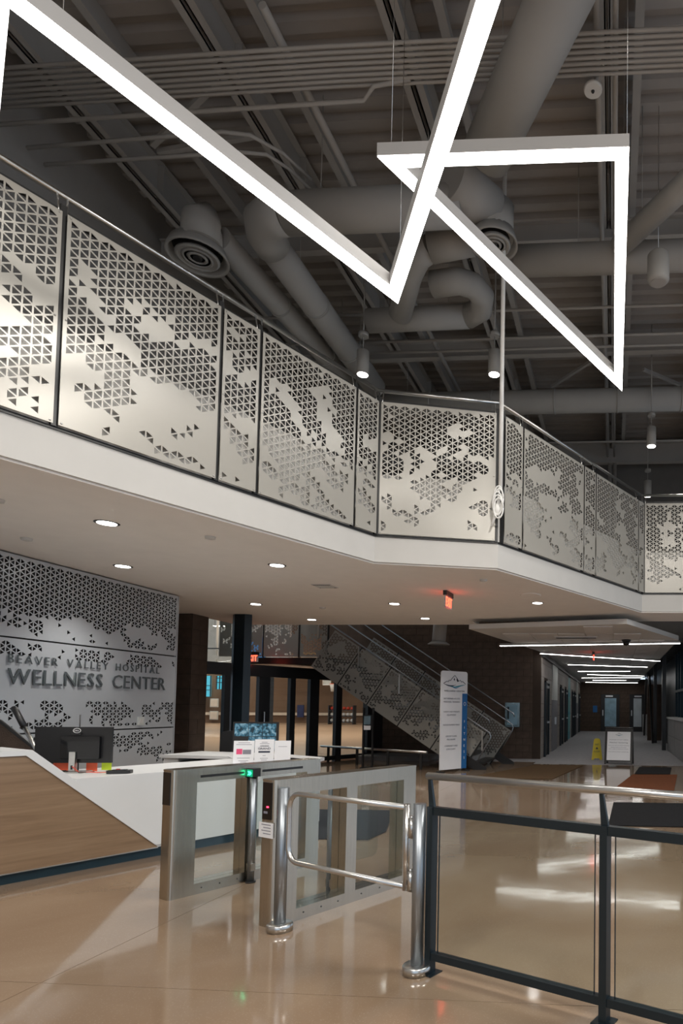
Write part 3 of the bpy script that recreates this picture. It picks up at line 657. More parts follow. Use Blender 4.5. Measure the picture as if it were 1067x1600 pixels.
# ---------------------------------------------------------------- balcony guardrails
def guard(name, label, p, q, splits, seed, first=0, wing=.05):
    """p->q along the balcony edge left to right; splits = distances from p where posts stand"""
    p, q = Vector((*p, 0)), Vector((*q, 0)); d = (q-p).normalized(); nn = Vector((d.y, -d.x, 0))
    t = thing(name, label, 'railing', (p.x, p.y, H2), 'balcony guardrails of perforated cream panels')
    F = Matrix((d, -nn, Vector((0, 0, 1)))).transposed().to_4x4()
    Z0, Z1 = 3.67, 5.37
    for a, c_ in zip(splits[:-1], splits[1:]):
        me = perf_mesh(c_-a-.035, Z1-Z0, rail_test(a+seed*3.7, seed), t=.003)
        F2 = F.copy(); F2.translation = p+nn*wing+d*(a+.0175)+Vector((0, 0, Z0)); po = child_obj('perforated_panel', me, 'cream', t, F2)
        m = MB()
        for u in (.02, c_-a-.055):
            for z in (.018, .85, 1.682): m.lathe(F2@Vector((u, -.003, z)), [(.007, 0), (.007, .004), (.002, .006)], 8, nn)
        m.build('panel_screws', 'rail', po)
    for s in splits:
        F2 = F.copy(); F2.translation = p+d*s+nn*.012
        MB().box(-.022, .022, -.02, .035, 3.66, 5.44, F2).build('post', 'darksteel', t)
        for u in (-.035, .035):
            m = MB(); m.tube([F2@Vector((u*.5, 0, 5.28)), F2@Vector((u*.8, 0, 5.42)), F2@Vector((u, .02, 5.53))], .008, 6); m.build('rail_bracket', 'rail', t)
    F2 = F.copy(); F2.translation = p; Lq = (q-p).length
    MB().box(0, Lq, .0, .03, 5.36, 5.42, F2).build('top_bar', 'darksteel', t)
    MB().box(0, Lq, -.015, .015, 3.64, 3.665, F2).build('bottom_bar', 'darksteel', t)
    MB().tube([p+nn*-.02+Vector((0, 0, 5.545)), q+nn*-.02+Vector((0, 0, 5.545))], .024, 12).build('handrail', 'rail', t)
    return t
La = (Vector(EA)-Vector(EA0)).length
sA = [La-5.3, La-5.02, La-3.40, La-2.10, La-1.68, La-.39, La-.015]
guard('balcony_guardrail', 'cream perforated balcony railing, long left stretch nearest the camera', EA0, EA, sA, 3)
guard('balcony_guardrail', 'cream perforated balcony railing, short middle stretch facing the camera', EA, EB, [.03, (Vector(EB)-Vector(EA)).length-.03], 11)
Lc = (Vector(EC)-Vector(EB)).length
guard('balcony_guardrail', 'cream perforated balcony railing, stretch running back right of the white pole', EB, EC, [.05, .46, 2.06, 2.43, 3.98, Lc-.01], 17)
Ld = (Vector(ED)-Vector(EC)).length
guard('balcony_guardrail', 'cream perforated balcony railing, far right stretch at the frame edge', EC, ED, [.03, 1.5, 3.0, 4.5, 6.0, 7.5], 23)
# white hanging pole with rope coil
o = MB().tube([(-1.47, 7.83, 4.33), (-1.47, 7.83, 8.85)], .028, 12).build('white_pole', 'cordwhite', org=(-1.47, 7.83, 4.33)); tag(o, 'tall thin white pole hanging from the roof past the balcony corner', 'pole')
m = MB()
for k in range(5):
    a = k*.6; pts = []
    for i in range(17):
        th = i/16*6.283; pts.append((-1.49+.055*math.cos(th)*(1+.15*k/5)+.012*math.sin(k*2), 7.80-.012*k, 4.20-.13*math.sin(th)-.035*k+.02*math.cos(a)))
    m.tube(pts, .011, 6)
m.tube([(-1.48, 7.80, 4.33), (-1.5, 7.79, 4.1), (-1.56, 7.78, 3.86)], .012, 6)
m.tube([(-1.44, 7.80, 4.10), (-1.5, 7.77, 3.98), (-1.57, 7.77, 3.82)], .012, 6)
o = m.build('rope_coil', 'cordwhite', org=(-1.47, 7.82, 4.3)); tag(o, 'coiled white rope tied at the bottom of the white pole', 'rope')
MB().lathe((-1.50, 7.79, 4.02), [(.003, -.06), (.035, -.03), (.045, .02), (.03, .07), (.003, .1)], 10).build('rope_knot', 'cordwhite', o)
# ---------------------------------------------------------------- pendant light shapes
def lightstrip(t, p, q, z, wd=.115, hh=.11, hm='housing'):
    p, q = Vector((*p, z)), Vector((*q, z)); up = Vector((0, 0, 1))
    MB().beam(p+up*(.01+hh/2), q+up*(.01+hh/2), wd, hh).build('housing', hm, t)
    MB().beam(p+up*.004, q+up*.004, wd*.93, .012).build('diffuser', 'strip', t)
def mitred(t, pts, z, wd, closed, hh=.11):
    P = [Vector((x, y)) for x, y in pts]; n = len(P); segs = n if closed else n-1
    def line(i):
        a, b_ = P[i % n], P[(i+1) % n]; d = (b_-a).normalized(); return a, b_, d, Vector((-d.y, d.x))
    def corner(i, off):            # mitre point at vertex i for the line before and after it
        if not closed and i == 0: a, b_, d, nn = line(0); return a+nn*off
        if not closed and i == n-1: a, b_, d, nn = line(n-2); return b_+nn*off
        a0, b0, d0, n0 = line((i-1) % n); a1, b1, d1, n1 = line(i % n)
        p0, p1 = b0+n0*off, a1+n1*off; den = d0.x*d1.y-d0.y*d1.x; q = p1-p0; k_ = (q.x*d1.y-q.y*d1.x)/den; return p0+d0*k_
    for i in range(segs):
        j = (i+1) % n if closed else i+1
        for w_, z0, z1, nm_, mm in ((wd/2, z+.01, z+.01+hh, 'housing', 'housing'), (wd/2-.003, z-.002, z+.0095, 'diffuser', 'strip')):
            q = [corner(i, -w_), corner(j, -w_), corner(j, w_), corner(i, w_)]; MB().prism([(v.x, v.y) for v in q], z0, z1).build(nm_, mm, t)
def cable(t, x, y, z): MB().tube([(x, y, z+.1), (x, y, 9.28)], .003, 4).build('hanging_cable', 'rail', t)
t = thing('pendant_light', 'glowing triangle pendant light with right angle corner, hung at right', 'pendant light', (0, 5, 6.0), 'glowing line pendant lights')
tri = [(-1.86, 4.82), (.05, 4.86), (.05, 8.42)]
mitred(t, tri, 6.0, .115, True)
for x, y in (tri[0], (.09, 4.9), (.09, 8.0), (.09, 6.7)): cable(t, x, y, 6.0)
t = thing('pendant_light', 'glowing V shaped pendant light crossing over the triangle and balcony', 'pendant light', (-2, 5, 5.2), 'glowing line pendant lights')
vv = [(-3.14, 2.62), (-1.98, 5.40), (-.42, 2.62)]
mitred(t, [(-3.22, 2.82), (-1.99, 5.30), vv[2]], 5.2, .115, False)
lightstrip(t, (-3.20, 2.86), (-4.49, 3.97), 5.2, .06)
for x, y in ((-3.1, 3.1), vv[1], (-.6, 2.9)): cable(t, x, y, 5.2)
# ---------------------------------------------------------------- upper ceiling services
def cond(pts, r, label, grp='white conduits across the hall ceiling', name='conduit', m='ceilpaint'):
    o = MB().tube(pts, r, 8).build(name, m, org=pts[0]); tag(o, label, 'pipe', grp); return o
for k in range(8):
    y0, z = 5.82+k*.058, 8.2
    cond([(-7.2, y0, z), (-3.0, y0, z), (1, y0+.06, z), (8.8, y0+.08, z)], .018, 'thin straight conduit crossing under the roof, %s of the bundle of eight' % ('nearest', 'second', 'third', 'fourth', 'fifth', 'sixth', 'seventh', 'farthest')[k])
cond([(-7.1, 6.72, 8.2), (-4.6, 6.66, 8.2), (-4.3, 6.72, 8.2), (-4.05, 7.0, 8.22), (-3.9, 7.4, 8.24)], .022, 'bent conduit turning back beside the long left light, front one', 'bent conduits left')
cond([(-7.1, 6.95, 8.2), (-4.55, 6.93, 8.2), (-4.25, 6.98, 8.2), (-4.1, 7.2, 8.22), (-3.95, 7.6, 8.24)], .022, 'bent conduit turning back beside the long left light, rear one', 'bent conduits left')
cond([(-7.1, 6.32, 8.1), (-2.75, 6.30, 8.1), (-2.6, 6.2, 8.15), (-2.2, 6.2, 8.2)], .022, 'conduit with a small offset bend below the bundle')
for k, (y0, z) in enumerate(((10.2, 8.3), (11.0, 8.3), (11.35, 8.3), (13.2, 8.3), (15.3, 8.2))):
    cond([(-7.1, y0, z), (8.8, y0+.1, z)], .025, 'long thin pipe running left to right, %s behind the triangle light' % ('first', 'second', 'third', 'fourth', 'fifth')[k], 'pipes at the back of the hall ceiling')
cond([(-3.5, 5.6, 8.42), (-3.4, 13.9, 8.42)], .045, 'pale thick pipe running front to back over the point of the V light', 'sprinkler mains')
cond([(-.22, -3, 8.42), (-.18, 16.8, 8.42)], .035, 'pipe beneath the right joist running front to back', 'sprinkler mains')
cond([(-.02, -3, 8.42), (.0, 16.8, 8.42)], .03, 'second pipe beneath the right joist running front to back', 'sprinkler mains')
for k, x in enumerate((-.12, .02)): cond([(x, 17.0, 8.3), (x, 17.0, 4.6)], .05, 'vertical grey riser pipe on the far upper wall, %s of the pair' % ('left', 'right')[k], 'riser pipes')
def duct(label, segs, grp='round grey air ducts', diff=None):
    t = thing('air_duct', label, 'air duct', tuple(segs[0][1][0]), grp)
    for nm_, pts, r in segs:
        MB().tube(pts, r, 20).build(nm_, 'duct', t)
        if nm_ == 'duct_run':
            for q_ in (Vector(pts[0]).lerp(Vector(pts[-1]), f_) for f_ in (.2, .8)): MB().tube([q_+Vector((0, 0, r)), (q_.x, q_.y, 9.3 if q_.z > 7 else 8.6)], .006, 5).build('hanger_rod', 'ceilpaint', t)
            a, c_ = Vector(pts[0]), Vector(pts[-1]); n_ = max(1, int((c_-a).length/1.2))
            for i in range(1, n_):
                p = a.lerp(c_, i/n_); d_ = (c_-a).normalized()*.015; MB().tube([p-d_, p+d_], r+.012, 20).build('seam_ring', 'duct', t)
    return t
def diffuser(t, c, s=1.0):
    x, y, z = c
    MB().lathe((x, y, z), [(.33*s, .16), (.345*s, .02), (.38*s, 0), (.38*s, .03), (.33*s, .17)], 28).build('diffuser_ring', 'duct', t)
    for i, rr in enumerate((.27, .2, .13)): MB().lathe((x, y, z-.01), [(rr*s, .02), ((rr-.035)*s, .0), ((rr-.055)*s, .05), ((rr-.05)*s, .07), (rr*s, .03)], 24).build('diffuser_cone', 'duct', t)
    MB().lathe((x, y, z), [(.05*s, -.01), (.07*s, .03), (.3*s, .12)], 20).build('diffuser_core', 'darksteel', t)
t = duct('thick air duct elbowing at left behind the long light, diffuser at its right end', [
    ('duct_run', [(-1.9, 7.35, 7.75), (-4.2, 7.35, 7.75)], .24),
    ('elbow', [(-4.2, 7.35, 7.75), (-4.38, 7.37, 7.75), (-4.56, 7.47, 7.75), (-4.65, 7.66, 7.75), (-4.66, 7.86, 7.75)], .24),
    ('duct_run', [(-4.66, 7.86, 7.75), (-4.70, 11.6, 7.75)], .21),
    ('branch', [(-2.0, 7.1, 7.9), (-1.62, 7.62, 7.9)], .27), ('elbow', [(-1.58, 7.7, 8.0), (-1.58, 7.7, 7.6)], .26)])
diffuser(t, (-1.58, 7.72, 7.5), .82)
t = duct('leftmost air duct running back with a round diffuser at its near end', [
    ('duct_run', [(-5.35, 7.75, 7.8), (-5.15, 12.0, 7.8)], .17), ('elbow', [(-5.5, 7.62, 7.62), (-5.5, 7.62, 7.9), (-5.45, 7.7, 7.95)], .25)])
diffuser(t, (-5.62, 7.72, 7.5))
duct('looping air duct with two elbows left of the white pole', [
    ('duct_run', [(-1.95, 8.1, 7.9), (-2.55, 8.15, 7.85)], .2),
    ('elbow', [(-2.55, 8.15, 7.85), (-2.75, 8.25, 7.8), (-2.95, 8.5, 7.75), (-3.35, 9.2, 7.6)], .17),
    ('elbow', [(-2.7, 8.75, 7.75), (-2.3, 8.7, 7.75), (-2.1, 8.82, 7.75), (-2.02, 9.05, 7.75), (-2.1, 9.35, 7.75), (-2.35, 9.52, 7.75)], .18),
    ('duct_run', [(-2.35, 9.52, 7.75), (-4.0, 9.55, 7.75)], .18)])
duct('wide air duct slanting up to the right behind the crossing lights', [('duct_run', [(-1.45, 6.65, 7.75), (-.35, 5.0, 7.85)], .27)])
duct('slanting air duct at the right edge of the ceiling', [('duct_run', [(.05, 8.1, 7.7), (1.5, 6.3, 7.7)], .14)])
duct('level air duct running left to right behind the triangle light', [('duct_run', [(-1.4, 8.35, 7.75), (3.0, 8.4, 7.75)], .2)])
duct('level air duct crossing under the roof farther back', [('duct_run', [(-6.5, 12.6, 7.9), (4.0, 12.7, 7.9)], .24)])
duct('fat grey duct behind the right balcony railing', [('duct_run', [(-1.95, 13.6, 6.45), (-2.6, 17.7, 6.5)], .42)])
t = duct('large pale duct mouth at the top right corner', [('duct_run', [(1.25, 5.2, 7.7), (.75, 4.7, 7.55)], .3)])
for k, (x, y) in enumerate(((-4.03, 9.44), (-1.92, 9.55), (.75, 12.4), (.84, 15.37))):
    lb = ['nearest the bend of the balcony rail', 'just left of the white pole', 'at right above the far railing', 'farthest right, lowest in the picture'][k]
    t = thing('cylinder_pendant', 'grey cylinder downlight pendant %s' % lb, 'pendant light', (x, y, 6.8), 'cylinder downlights')
    MB().lathe((x, y, 6.8), [(.085, 0), (.095, 0), (.095, .38), (.02, .4)], 20).build('shade', 'duct', t)
    MB().lathe((x, y, 6.79), [(.082, 0), (.082, .012)], 20).build('lens', 'lamp', t)
    MB().tube([(x, y, 7.18), (x, y, 7.45)], .007, 6).build('stem', 'duct', t); MB().tube([(x, y, 7.45), (x, y, 9.32)], .012, 6).build('drop_rod', 'duct', t); MB().lathe((x, y, 7.42), [(.08, 0), (.08, .06)], 16).build('canopy', 'duct', t)
    light('SPOT', (x, y, 6.77), 60, size=.08, spot=90, name='pendant_lamp')
t = thing('speaker_pendant', 'white cylinder speaker hanging at right beyond the triangle light', 'speaker', (.55, 7.75, 6.95))
MB().lathe((.55, 7.75, 6.95), [(.10, -.01), (.13, .01), (.14, .03), (.14, .34), (.10, .38), (.02, .39)], 24).build('body', 'duct', t); MB().tube([(.55, 7.75, 7.3), (.55, 7.75, 9.35)], .004, 4).build('hanging_cable', 'rail', t)
MB().lathe((.55, 7.75, 6.932), [(.095, 0), (.095, .008)], 20).build('grille', 'wallup', t)
t = thing('ceiling_sensor', 'round white disc sensor at the right joist below the conduit bundle', 'sensor', (-.25, 6.35, 8.2))
MB().lathe((-.25, 6.35, 8.1), [(.09, 0), (.10, .01), (.10, .03), (.05, .05)], 20).build('disc', 'white', t); MB().lathe((-.25, 6.35, 8.085), [(.015, 0), (.02, .015)], 8).build('nozzle', 'darksteel', t)
MB().tube([(-.25, 6.35, 8.14), (-.15, 6.5, 8.6)], .02, 6).build('stem', 'duct', t)
# ---------------------------------------------------------------- soffit fittings
DL = [(-5.05, 5.77, 'nearest, large in the left soffit'), (-6.42, 7.62, 'above the lettered sign wall'), (-4.33, 7.63, 'middle one right of the sign wall'), (-6.39, 10.6, 'in front of the brown pillar'), (-6.33, 12.55, 'far one beyond the black column'),
      (-3.85, 10.6, 'left of the exit sign'), (-3.85, 12.4, 'over the round duct mouth'), (-1.31, 10.57, 'right of the exit sign')]
for x, y, lb in DL:
    t = thing('recessed_downlight', 'round recessed downlight in the soffit, %s' % lb, 'downlight', (x, y, H1), 'soffit downlights')
    MB().lathe((x, y, H1-.006), [(.085, .001), (.1, 0), (.11, .003), (.11, .0055)], 24).build('trim_ring', 'darksteel', t); MB().lathe((x, y, H1-.008), [(.084, 0), (.084, .003)], 24).build('lens', 'lamp', t)
    light('SPOT', (x, y, H1-.03), 60, size=.07, spot=110, name='downlight_lamp')
for x, y, lb in ((-5.46, 5.05, 'at the left frame edge'), (-6.42, 6.28, 'left of the nearest downlight'), (-4.33, 6.3, 'right of the nearest downlight'), (-1.84, 8.6, 'right of the exit sign'), (-5.35, 11.0, 'small one left of the exit sign')):
    o = MB().lathe((x, y, H1-.03), [(.03, 0), (.05, .006), (.055, .03)], 16).build('sprinkler_cap', 'white', org=(x, y, H1-.03)); tag(o, 'flat white sprinkler cap in the soffit, %s' % lb, 'sprinkler', 'sprinkler caps in the soffit')
o = MB().lathe((-1.33, 9.8, H1-.012), [(.15, 0), (.17, .003), (.17, .012)], 24).build('ceiling_speaker', 'soffit', org=(-1.33, 9.8, H1)); tag(o, 'flat round flush speaker in the soffit right of the exit sign', 'speaker')
t = thing('ceiling_vent', 'small square white air vent in the middle of the soffit', 'vent', (-4.34, 8.97, H1))
MB().box(-4.49, -4.19, 8.85, 9.12, H1-.012, H1-.001).build('frame', 'white', t); MB().box(-4.44, -4.24, 8.9, 9.07, H1-.02, H1-.012).build('plate', 'lightpanel', t)
for k in range(2): MB().box(-4.47, -4.21, 8.862+k*.22, 8.882+k*.22, H1-.016, H1-.0121).build('slot', 'darksteel', t)
def exit_sign(x, y, z, deg, label, s=1.0):
    t = thing('exit_sign', label, 'exit sign', (x, y, z), 'red exit signs'); F = frame((x, y), deg, z)
    MB().box(-.17*s, .17*s, -.01, .01, -.26*s, -.07*s, F).build('face_plate', 'lightpanel', t); MB().box(-.18*s, .18*s, -.03, .03, -.07*s, 0, F).build('canopy', 'darksteel', t)
    text_on(t, 'EXIT', 'exit', F@Matrix.Translation((0, -.011, 0)), 0, -.235*s, .15*s, .30*s, .003, align='c')
    F2 = F@Matrix.Rotation(math.pi, 4, 'Z'); text_on(t, 'EXIT', 'exit', F2@Matrix.Translation((0, -.011, 0)), 0, -.235*s, .15*s, .30*s, .003, name='lettering', align='c')
    light('POINT', (x, y, z-.3), .4, (1, .05, .03), .1, name='exit_lamp'); return t
exit_sign(-2.6, 9.55, H1-.001, 2, 'red lit EXIT sign hanging below the soffit, seen nearly edge on')
exit_sign(-8.50, 14.0, 2.74, 85, 'red lit EXIT sign beside the black column over the gym doors', .9)
exit_sign(-.55, 17.5, 3.06, 0, 'red EXIT sign hanging from the corridor ceiling', .9)
# ---------------------------------------------------------------- sign wall
t = thing('sign_wall_panels', 'silver perforated metal wall with hospital lettering behind reception', 'wall panelling', (-7.2, 9.7, 0))
Fw = frame((-7.2, 2.2), 0)
Fw = Matrix((Vector((0, 1, 0)), Vector((-1, 0, 0)), Vector((0, 0, 1)))).transposed().to_4x4(); Fw.translation = (-7.19, 2.3, 0)   # x along +Y, -y faces the room
def topt(x, v):
    n = nz(x*.8, v*.9, 51); ridge = .42+.16*noise.noise(Vector((x*1.9, 3.3, 1)))+.12*noise.noise(Vector((x*4.7, 8.3, 2)))
    return v > ridge or n > .02
def midt(x, v):
    n = nz(x, v*1.2, 62)
    if v > .84: return n > -.10
    if v > .36: return False
    return n > .02
def bott(x, v): return nz(x, v*1.1, 73) > .05
for z0, z1, fn in ((2.29, 3.28, topt), (1.13, 2.27, midt), (.02, 1.11, bott)):
    for a, c_ in ((0, 3.70), (3.70, 7.41)):
        me = perf_mesh(c_-a-.01, z1-z0, (lambda x, v, a=a, fn=fn: fn(x+a, v)), t=.006, name='perforated_panel'); child_obj('perforated_panel', me, 'silver', t, Fw@Matrix.Translation((a, 0, z0)))
MB().box(0, 7.4, .03, .06, 0, 3.28, Fw).build('backing_board', 'black', t)
MB().box(7.41, 7.43, -.003, .06, 0, 3.28, Fw).build('edge_trim', 'silver', t)
def letters(parent, s, F, x0, x1, z, h, m, ext, gap=.18, bold=0):
    ms = []; tot = 0
    for ch in s:
        if ch == ' ': ms.append((None, h*.55)); tot += h*.55; continue
        me = text_mesh(ch, h/.70, ext); b_ = bounds(me); ms.append((me, b_[1]-b_[0])); tot += b_[1]-b_[0]
    g = ((x1-x0)-tot)/(len(s)-1); x = x0
    for me, wd in ms:
        if me:
            b_ = bounds(me); m2 = me.copy(); m2.materials.clear(); m2.materials.append(M[m])
            child_obj('letter', m2, m, parent, F@Matrix.Translation((x-b_[0], -.014-ext, z))@Matrix.Rotation(R(90), 4, 'X'))
        x += wd+g
t2 = thing('wall_lettering', 'raised steel words BEAVER VALLEY HOSPITAL WELLNESS CENTER on the silver wall', 'sign lettering', (-7.17, 6.9, 1.7))
M['letter'] = mat('steel letters', (.13, .15, .16), .35, .5, var=.03)
letters(t2, 'BEAVER VALLEY HOSPITAL', Fw, 4.56, 7.02, 1.975, .105, 'letter', .004)
letters(t2, 'WELLNESS CENTER', Fw, 4.56, 7.16, 1.72, .195, 'letter', .005)
t = thing('wall_switch_plate', 'small pale control plate on the silver perforated wall', 'switch', (-7.18, 8.95, 1.2))
MB().box(6.62, 6.74, -.02, -.004, 1.17, 1.30, Fw).build('plate', 'lightpanel', t); MB().box(6.65, 6.71, -.026, -.02, 1.20, 1.27, Fw).build('button', 'white', t)
# ---------------------------------------------------------------- reception desk
DA = 26.0; D0 = Vector((-4.98, 4.78, 0)); Fd = frame(D0, DA)      # x along the front, +y behind (left/inside)
t = thing('reception_desk', 'white and walnut reception desk with high front that slopes down', 'desk', tuple(D0))
TZ = Matrix(((1, 0, 0, 0), (0, 0, 1, 0), (0, 1, 0, 0), (0, 0, 0, 1)))      # prism in x,z plane extruded along y
zt = 1.10
woodp = [(-2.0, .095), (1.20, .095), (.15, zt-.045), (-2.0, zt-.045)]
MB().prism(woodp, .0, .03, Fd@TZ).build('wood_front', 'wood', t)
capp = [(-2.0, zt-.045), (.13, zt-.045), (1.17, .12), (1.25, .12), (.17, zt), (-2.0, zt)]
MB().prism(capp, -.015, .62, Fd@TZ).build('sloping_cap', 'solid', t)
MB().box(-2.0, 1.2, -.004, .0, .085, .095, Fd).build('metal_edge', 'rail', t)
MB().box(-2.0, 2.95, .03, .07, .0, .085, Fd).build('toe_kick', 'toekick', t)
MB().box(.5, 2.99, .001, .05, .095, .786, Fd).build('white_front', 'solid', t)
MB().box(.50, 3.0, .0, .95, .785, .825, Fd).build('worktop', 'solid', t)
MB().box(-2.0, .1, .05, .62, .095, .785, Fd).build('inner_body', 'solid', t)
# back wing with open recess
p0 = Fd@Vector((3.0, 0, 0))
w1 = [Fd@Vector((3.0, .0, 0)), Fd@Vector((3.28, .20, 0)), Fd@Vector((3.35, 1.2, 0)), Vector((-5.9, 8.55, 0)), Vector((-6.0, 7.85, 0)), Vector((-5.0, 7.78, 0)), Fd@Vector((2.4, .7, 0))]
MB().prism([(p.x, p.y) for p in w1], .785, .825).build('return_top', 'solid', t)
e = [Fd@Vector((2.95, .02, 0)), Fd@Vector((3.24, .22, 0)), Fd@Vector((3.3, 1.15, 0)), Fd@Vector((3.2, 1.15, 0)), Fd@Vector((2.9, .15, 0))]
MB().prism([(p.x, p.y) for p in e], .0, .785).build('return_end', 'solid', t)
MB().box(-5.95, -5.75, 7.87, 8.5, 0, .785).build('return_side', 'solid', t); MB().box(-5.75, -4.85, 7.9, 8.4, .0, .74).build('return_recess', 'stone', t); MB().box(-5.72, -5.1, 7.88, 7.9, .70, .74).build('recess_lip', 'black', t)
# paper rack on the desk (three sheets)
def sheet(s0, wd, h, label, mname='paper'):
    tt = thing('desk_notice', label, 'notice', tuple(Fd@Vector((s0, .18, .825))), 'notices standing on the white desk'); F = Fd@Matrix.Translation((s0, .16, .825))@Matrix.Rotation(R(-12), 4, 'Z')@Matrix.Rotation(R(-6), 4, 'X'); return tt, F
def notice(px0, s0, wd, h, label):
    tt, F = sheet(s0, wd, h, label); MB().box(0, wd, 0, .004, 0, h, F).build('sheet', 'paper', tt); return tt, F
FN = None
def desk_frame(x, y, z, deg, tilt=0): return frame((x, y), deg, z)@Matrix.Rotation(R(-tilt), 4, 'X')
NA = 72
nb = Vector((-4.20, 6.62, .826)); nd = dirv(NA)
specs = [(0, .21, .27, 'white notice with a pink and grey photo, leftmost on the desk'), (.215, .20, .285, 'white GRAND opening notice in the middle of the desk stand'), (.42, .17, .27, 'white notice with one faint line, rightmost on desk')]
for k, (s0, wd, h, lb) in enumerate(specs):
    p = nb+nd*s0; tt = thing('desk_notice', lb, 'notice', tuple(p), 'notices on the white desk'); F = desk_frame(p.x, p.y, p.z, NA, 5)
    MB().box(0, wd, 0, .004, 0, h, F).build('sheet', 'paper', tt)
    if k == 0:
        for z_, w2 in ((.245, .12), (.225, .16), (.075, .13), (.045, .1), (.03, .06)): MB().box(wd/2-w2/2, wd/2+w2/2, -.001, 0, z_, z_+.005, F).build('text_line', 'greyink', tt)
        MB().box(.03, .09, -.001, 0, .12, .18, F).build('picture', 'pink', tt); MB().box(.095, .18, -.001, 0, .12, .17, F).build('picture', 'greyink', tt)
    elif k == 1:
        text_on(tt, 'GRAND', 'ink', F, wd/2, .17, .025, .13, align='c'); MB().box(.04, .16, -.001, 0, .135, .155, F).build('banner_line', 'ink', tt)
        text_on(tt, 'OPENING', 'ink', F, wd/2, .205, .013, .09, align='c')
        for z_, w2 in ((.25, .06), (.235, .1), (.1, .03), (.07, .08), (.05, .06)): MB().box(wd/2-w2/2, wd/2+w2/2, -.001, 0, z_, z_+.005, F).build('text_line', 'greyink', tt)
    else:
        MB().box(.04, .13, -.001, 0, .2, .204, F).build('text_line', 'greyink', tt)
    MB().box(.04, wd-.04, -.03, -.0, -.0, .02, F).build('stand_foot', 'rail', tt)
# camera monitor on the back of the desk
p = Vector((-4.62, 7.3, .826)); F = desk_frame(p.x, p.y, p.z, 80, 0)
t = thing('camera_monitor', 'monitor showing a grid of security camera pictures behind the notices', 'monitor', tuple(p))
MB().box(-.02, .51, .0, .03, .10, .46, F).build('case', 'black', t)
for i in range(3):
    for j in range(2):
        if i == 0 and j == 0: continue
        MB().box(.0+i*.165, .158+i*.165, -.003, 0, .12+j*.165, .277+j*.165, F).build('picture', 'cctv', t)
MB().box(.25, .33, .01, .03, .0, .1, F).box(.15, .45, -.08, .1, 0, .012, F).build('stand', 'black', t)
t = thing('desk_chair', 'black high backed office chair behind the notices and black column', 'chair', (-4.8, 7.8, 0))
MB().prism(rrect(-.24, .24, 0, .68, .08), 0, .08, frame((-5.66, 9.07), 80, .42)@Matrix.Rotation(R(90), 4, 'X')).build('backrest', 'black', t)
MB().prism(rrect(-.25, .25, -.25, .25, .08), .44, .52, frame((-5.66, 9.37), 80)).build('seat', 'black', t)
MB().tube([(-5.66, 9.37, .06), (-5.66, 9.37, .45)], .03, 8).build('column', 'darksteel', t); MB().box(-5.70, -5.62, 9.12, 9.2, .4, .8).build('back_bracket', 'black', t)
m = MB()
for k in range(5): a = k*1.2566; m.beam((-5.66, 9.37, .06), (-5.66+.3*math.cos(a), 9.37+.3*math.sin(a), .04), .05, .03)
m.build('star_base', 'darksteel', t)
for k in range(5): a = k*1.2566; MB().lathe((-5.66+.3*math.cos(a), 9.37+.3*math.sin(a), 0), [(.01, 0), (.03, .01), (.03, .04), (.01, .05)], 10).build('caster', 'black', t)
# big monitor seen from the back
mp = Vector((-5.24, 5.72, .826)); F = desk_frame(mp.x, mp.y, mp.z, 79, 0)
t = thing('desk_monitor', 'wide black monitor seen from behind with round maker logo', 'monitor', tuple(mp))
mc = MB().box(-.36, .33, .0, .03, .09, .44, F).build('case', 'black', t); MB().prism(rrect(-.11, .24, .13, .35, .01), 0, .035, F@Matrix.Rotation(R(90), 4, 'X')).build('rear_housing', 'blackgloss', t)
MB().box(-.02, .035, -.05, -.02, .0, .20, F).build('neck', 'rail', t); MB().box(.0, .018, -.052, -.05, .03, .07, F).build('cable_hole', 'black', t); MB().prism(rrect(-.10, .13, -.13, .08, .02), 0, .012, F).build('foot', 'rail', t)
tor = [(.015+.034*math.cos(a/16*6.283), -.004, .405+.022*math.sin(a/16*6.283)) for a in range(17)]
MB().tube([F@Vector(q) for q in tor], .0025, 5).build('logo_ring', 'whiteink', mc); text_on(mc, 'DELL', 'whiteink', F@Matrix.Translation((0, -.003, 0)), .015, .398, .014, .045, .0008, align='c')
MB().box(-.03, .06, -.02, .04, .365, .38, F).build('webcam', 'black', t)
tag(MB().tube([F@Vector((-.0, .06, .0)), F@Vector((.0, .06, .56))], .006, 6).build('antenna', 'black', org=tuple(mp)), 'short black antenna standing up behind the wide monitor', 'antenna')
for k, (a, c_, mm, lb, z0, z1) in enumerate(((-.26, -.08, 'orange', 'orange card leaning under the monitor, left one', .05, .13), (.05, .15, 'orange', 'orange card leaning under the monitor, right one', .05, .13), (.19, .28, 'lime', 'lime yellow card beside the orange ones under the monitor', .06, .12))):
    o = MB().box(a, c_, .10, .104, z0-.05, z1, F).build('paper_card', mm, org=tuple(mp)); tag(o, lb, 'card', 'coloured cards under the monitor')
t = thing('keyboard', 'black keyboard lying at the foot of the monitor', 'keyboard', tuple(mp)); Fk = F@Matrix.Translation((-.12, -.08, 0)); MB().box(-.16, .08, -.03, .06, 0, .018, Fk).build('body', 'black', t); MB().box(-.15, .07, -.02, .05, .018, .024, Fk).build('keys', 'darksteel', t)
t = thing('card_terminal', 'black payment terminal with red button lying on the white desk', 'card terminal', tuple(F@Vector((.45, -.1, 0)))); Fk = F@Matrix.Translation((.48, -.12, 0))@Matrix.Rotation(.2, 4, 'Z')
MB().prism(rrect(-.10, .10, -.06, .06, .03), 0, .03, Fk).build('body', 'black', t); MB().prism(rrect(-.06, .06, -.035, .035, .015), .03, .036, Fk).build('screen', 'blackgloss', t); MB().box(-.04, -.01, .03, .045, .03, .04, Fk).build('red_button', 'red', t)
